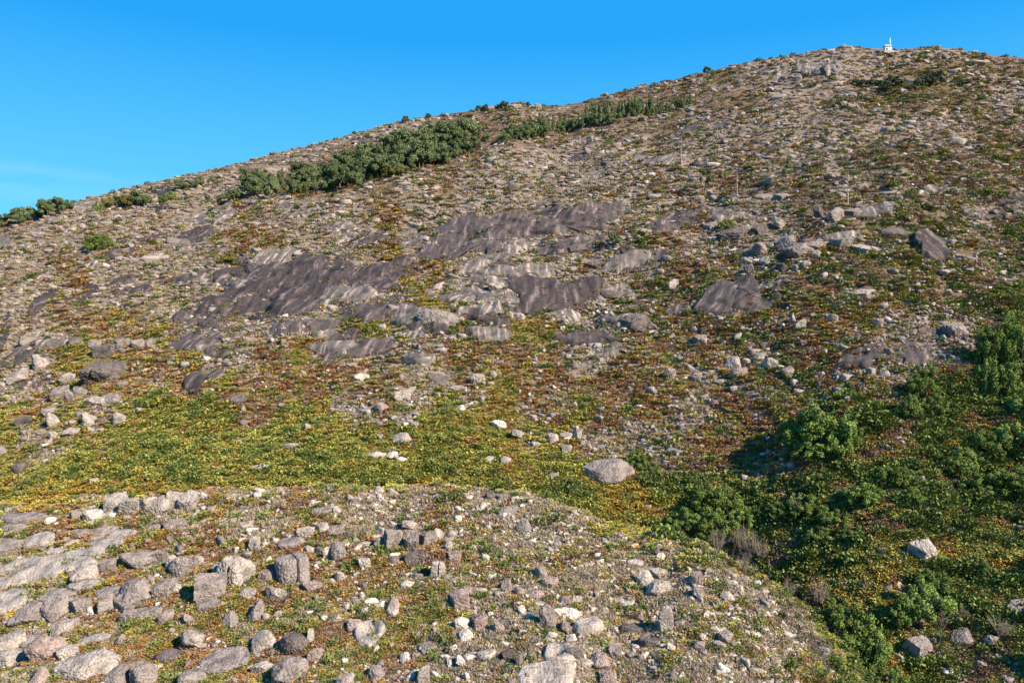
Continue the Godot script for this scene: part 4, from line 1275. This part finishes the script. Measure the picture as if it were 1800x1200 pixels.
# ==================================================================== heath plants
func tuft(kind: String, seed_: int) -> ArrayMesh:
	var r := RandomNumberGenerator.new()
	r.seed = seed_
	var v := PackedVector3Array()
	var n := PackedVector3Array()
	var c := PackedColorArray()
	var idx := PackedInt32Array()
	var count := {"heather": 110, "bracken": 110, "scrub": 140, "grass": 60}[kind] as int
	for i in count:
		var a := r.randf() * TAU
		var p0: Vector3
		var p1: Vector3
		var wd := 0.1
		match kind:
			"heather":
				var dir := Vector3(r.randfn(), absf(r.randfn()) * 0.8 + 0.1, r.randfn()).normalized()
				p0 = dir * Vector3(0.62, 0.50, 0.62) * r.randf_range(0.55, 1.0)
				p1 = p0 + (dir + Vector3(r.randfn() * .5, 0.7, r.randfn() * .5)).normalized() * r.randf_range(0.12, 0.26)
				wd = r.randf_range(0.03, 0.065)
			"bracken":
				var dir := Vector3(r.randfn(), absf(r.randfn()) * 0.8 + 0.1, r.randfn()).normalized()
				p0 = dir * Vector3(0.60, 0.55, 0.60) * r.randf_range(0.45, 1.05)
				p1 = p0 + (dir * Vector3(1, 0.3, 1) + Vector3(r.randfn() * .6, 0.15, r.randfn() * .6)).normalized() * r.randf_range(0.16, 0.32)
				wd = r.randf_range(0.045, 0.085)
			"scrub":
				var dir := Vector3(r.randfn(), absf(r.randfn()) * 0.9, r.randfn()).normalized()
				p0 = dir * r.randf_range(0.2, 0.62)
				p1 = p0 + (dir + Vector3(r.randfn() * .5, 0.4, r.randfn() * .5)).normalized() * r.randf_range(0.12, 0.24)
				wd = r.randf_range(0.035, 0.07)
			"grass":
				p0 = Vector3(r.randfn() * 0.3, -0.02, r.randfn() * 0.3)
				p1 = p0 + Vector3(cos(a) * r.randf_range(.1, .5), r.randf_range(0.3, 0.7), sin(a) * r.randf_range(.1, .5))
				wd = r.randf_range(0.03, 0.06)
		var u := (p1 - p0).normalized()
		var s := u.cross(Vector3(r.randfn() * 0.5, 1.0, r.randfn() * 0.5)).normalized() * wd * 1.5
		if u.cross(s).y < 0.0: s = -s
		var nn := u.cross(s).normalized()
		var k := clampf(1.0 + r.randfn() * 0.20, 0.5, 1.6)
		var t := r.randfn() * 0.04
		var q := Color(k * (1.0 + t), k, k * (1.0 - t))
		var b := v.size()
		var m := p0.lerp(p1, 0.5)
		v.append_array([p0, m + s, p1, m - s])
		n.append_array([nn, nn, nn, nn])
		c.append_array([q, q, q, q])
		idx.append_array([b, b + 1, b + 2, b, b + 2, b + 3])
	return arrays(v, n, idx, c)

# colours of the eight plants: [colour, second colour, tuft shape]
const PLANT := [
	[Color(0.190, 0.130, 0.092), Color(0.250, 0.178, 0.128), "heather"],
	[Color(0.310, 0.150, 0.072), Color(0.350, 0.205, 0.100), "bracken"],
	[Color(0.460, 0.300, 0.055), Color(0.390, 0.275, 0.065), "bracken"],
	[Color(0.310, 0.315, 0.080), Color(0.400, 0.355, 0.090), "bracken"],
	[Color(0.130, 0.175, 0.045), Color(0.165, 0.195, 0.055), "scrub"],
	[Color(0.085, 0.118, 0.040), Color(0.110, 0.130, 0.046), "scrub"],
	[Color(0.375, 0.300, 0.215), Color(0.320, 0.248, 0.172), "grass"],
	[Color(0.180, 0.145, 0.120), Color(0.230, 0.190, 0.160), "grass"],
]

func build_heath() -> void:
	var root := base("undergrowth", Vector3.ZERO)
	tag(root, "low autumn heath of bracken, heather, gorse and dry grass", "undergrowth", "", "stuff")
	var shapes := {}
	var bufs := {}
	for kind in ["heather", "bracken", "scrub", "grass"]:
		shapes[kind] = []
		for k in 3:
			shapes[kind].append(tuft(kind, 700 + k))
			bufs[kind + str(k)] = PackedFloat32Array()
	var step := 4.0
	var y := 78.0
	var pts := PackedVector2Array()
	while y < 1250.0:
		var x := -90.0
		while x < 1890.0:
			pts.append(Vector2(x + rng.randf_range(-3, 3), y + rng.randf_range(-3, 3)))
			x += step
		y += step
	var seen := pts.size()
	# the hollow behind the knoll that this viewpoint does not show
	for k in 4000: pts.append(Vector2(rng.randf_range(-90, 1500), rng.randf()))
	for i in pts.size():
		var px := pts[i].x
		var py := pts[i].y
		var at: Vector3
		if i < seen:
			if depth_at(px, py) <= 0.0: continue
			at = place(px, py)
		else:
			var c := clampi(int((px - VX0) / VXS), 0, VCOLS - 1)
			if hidden_from[c] <= 0.0: continue
			var hd := lerpf(hidden_from[c], hidden_to[c], py)
			at = Vector3((px - 900.0) / F * hd, 0, -hd)
			at.y = ground(at.x, hd)
			py = 880.0
		var d := -at.z
		var occ := is_taken(px, py) and i < seen
		if occ and (taken[int(py / 4.0) * OW + int(px / 4.0)] == 1 or rng.randf() > 0.02): continue
		var z := zone(px, py, at)
		var pl: Array = PLANTS[z]
		var cover: float = pl[0] * (0.8 + 0.55 * n_patch.get_noise_2d(at.x * 0.12, at.z * 0.12 + 400.0))
		if rng.randf() > cover: continue
		# neighbours tend to be of one kind: the pick follows a slow noise
		var mix: Array = pl[1]
		var sum := 0.0
		for k in 8: sum += mix[k]
		var pick := clampf(0.5 + 0.62 * n_patch.get_noise_2d(at.x * 0.16 + 900.0, at.z * 0.16) + rng.randfn() * 0.13, 0.0, 0.999)
		if rng.randf() < 0.18: pick = rng.randf()
		pick *= sum
		var kind := 0
		while kind < 7 and pick > mix[kind]:
			pick -= mix[kind]
			kind += 1
		var p: Array = PLANT[kind]
		var size := rng.randf_range(4.2, 9.6) * (1.0 + 0.55 * n_patch.get_noise_2d(at.x * 0.5, at.z * 0.5)) * (1.0 - 0.25 * smoothstep(200.0, 300.0, d)) * d / F * (1.0 + 0.35 * (1.0 - smoothstep(90.0, 130.0, d)))
		if kind == 4 or kind == 5: size *= rng.randf_range(0.9, 1.7)
		if z == "g": size *= 1.15
		if z == "G": size *= rng.randf_range(1.0, 1.7) if kind == 4 or kind == 5 else 0.9
		if kind == 6: size *= 0.85
		var b := Basis(Vector3.UP, rng.randf() * TAU) * Basis.from_scale(Vector3(size * 1.15, size * rng.randf_range(0.7, 1.1), size * 1.15))
		var c: Color = (p[0] as Color).lerp(p[1], rng.randf()) * rng.randf_range(0.72, 1.22)
		if z == "n" and (kind == 2 or kind == 3): c *= 0.75
		put(bufs[p[2] + str(rng.randi() % 3)], b, at - Vector3(0, 0.05 * size, 0), c)
	var total := 0
	for kind in ["heather", "bracken", "scrub", "grass"]:
		for k in 3:
			total += bufs[kind + str(k)].size() / 16
			multi(kind, shapes[kind][k], mat.plant, bufs[kind + str(k)], root)
	print("plants ", total)
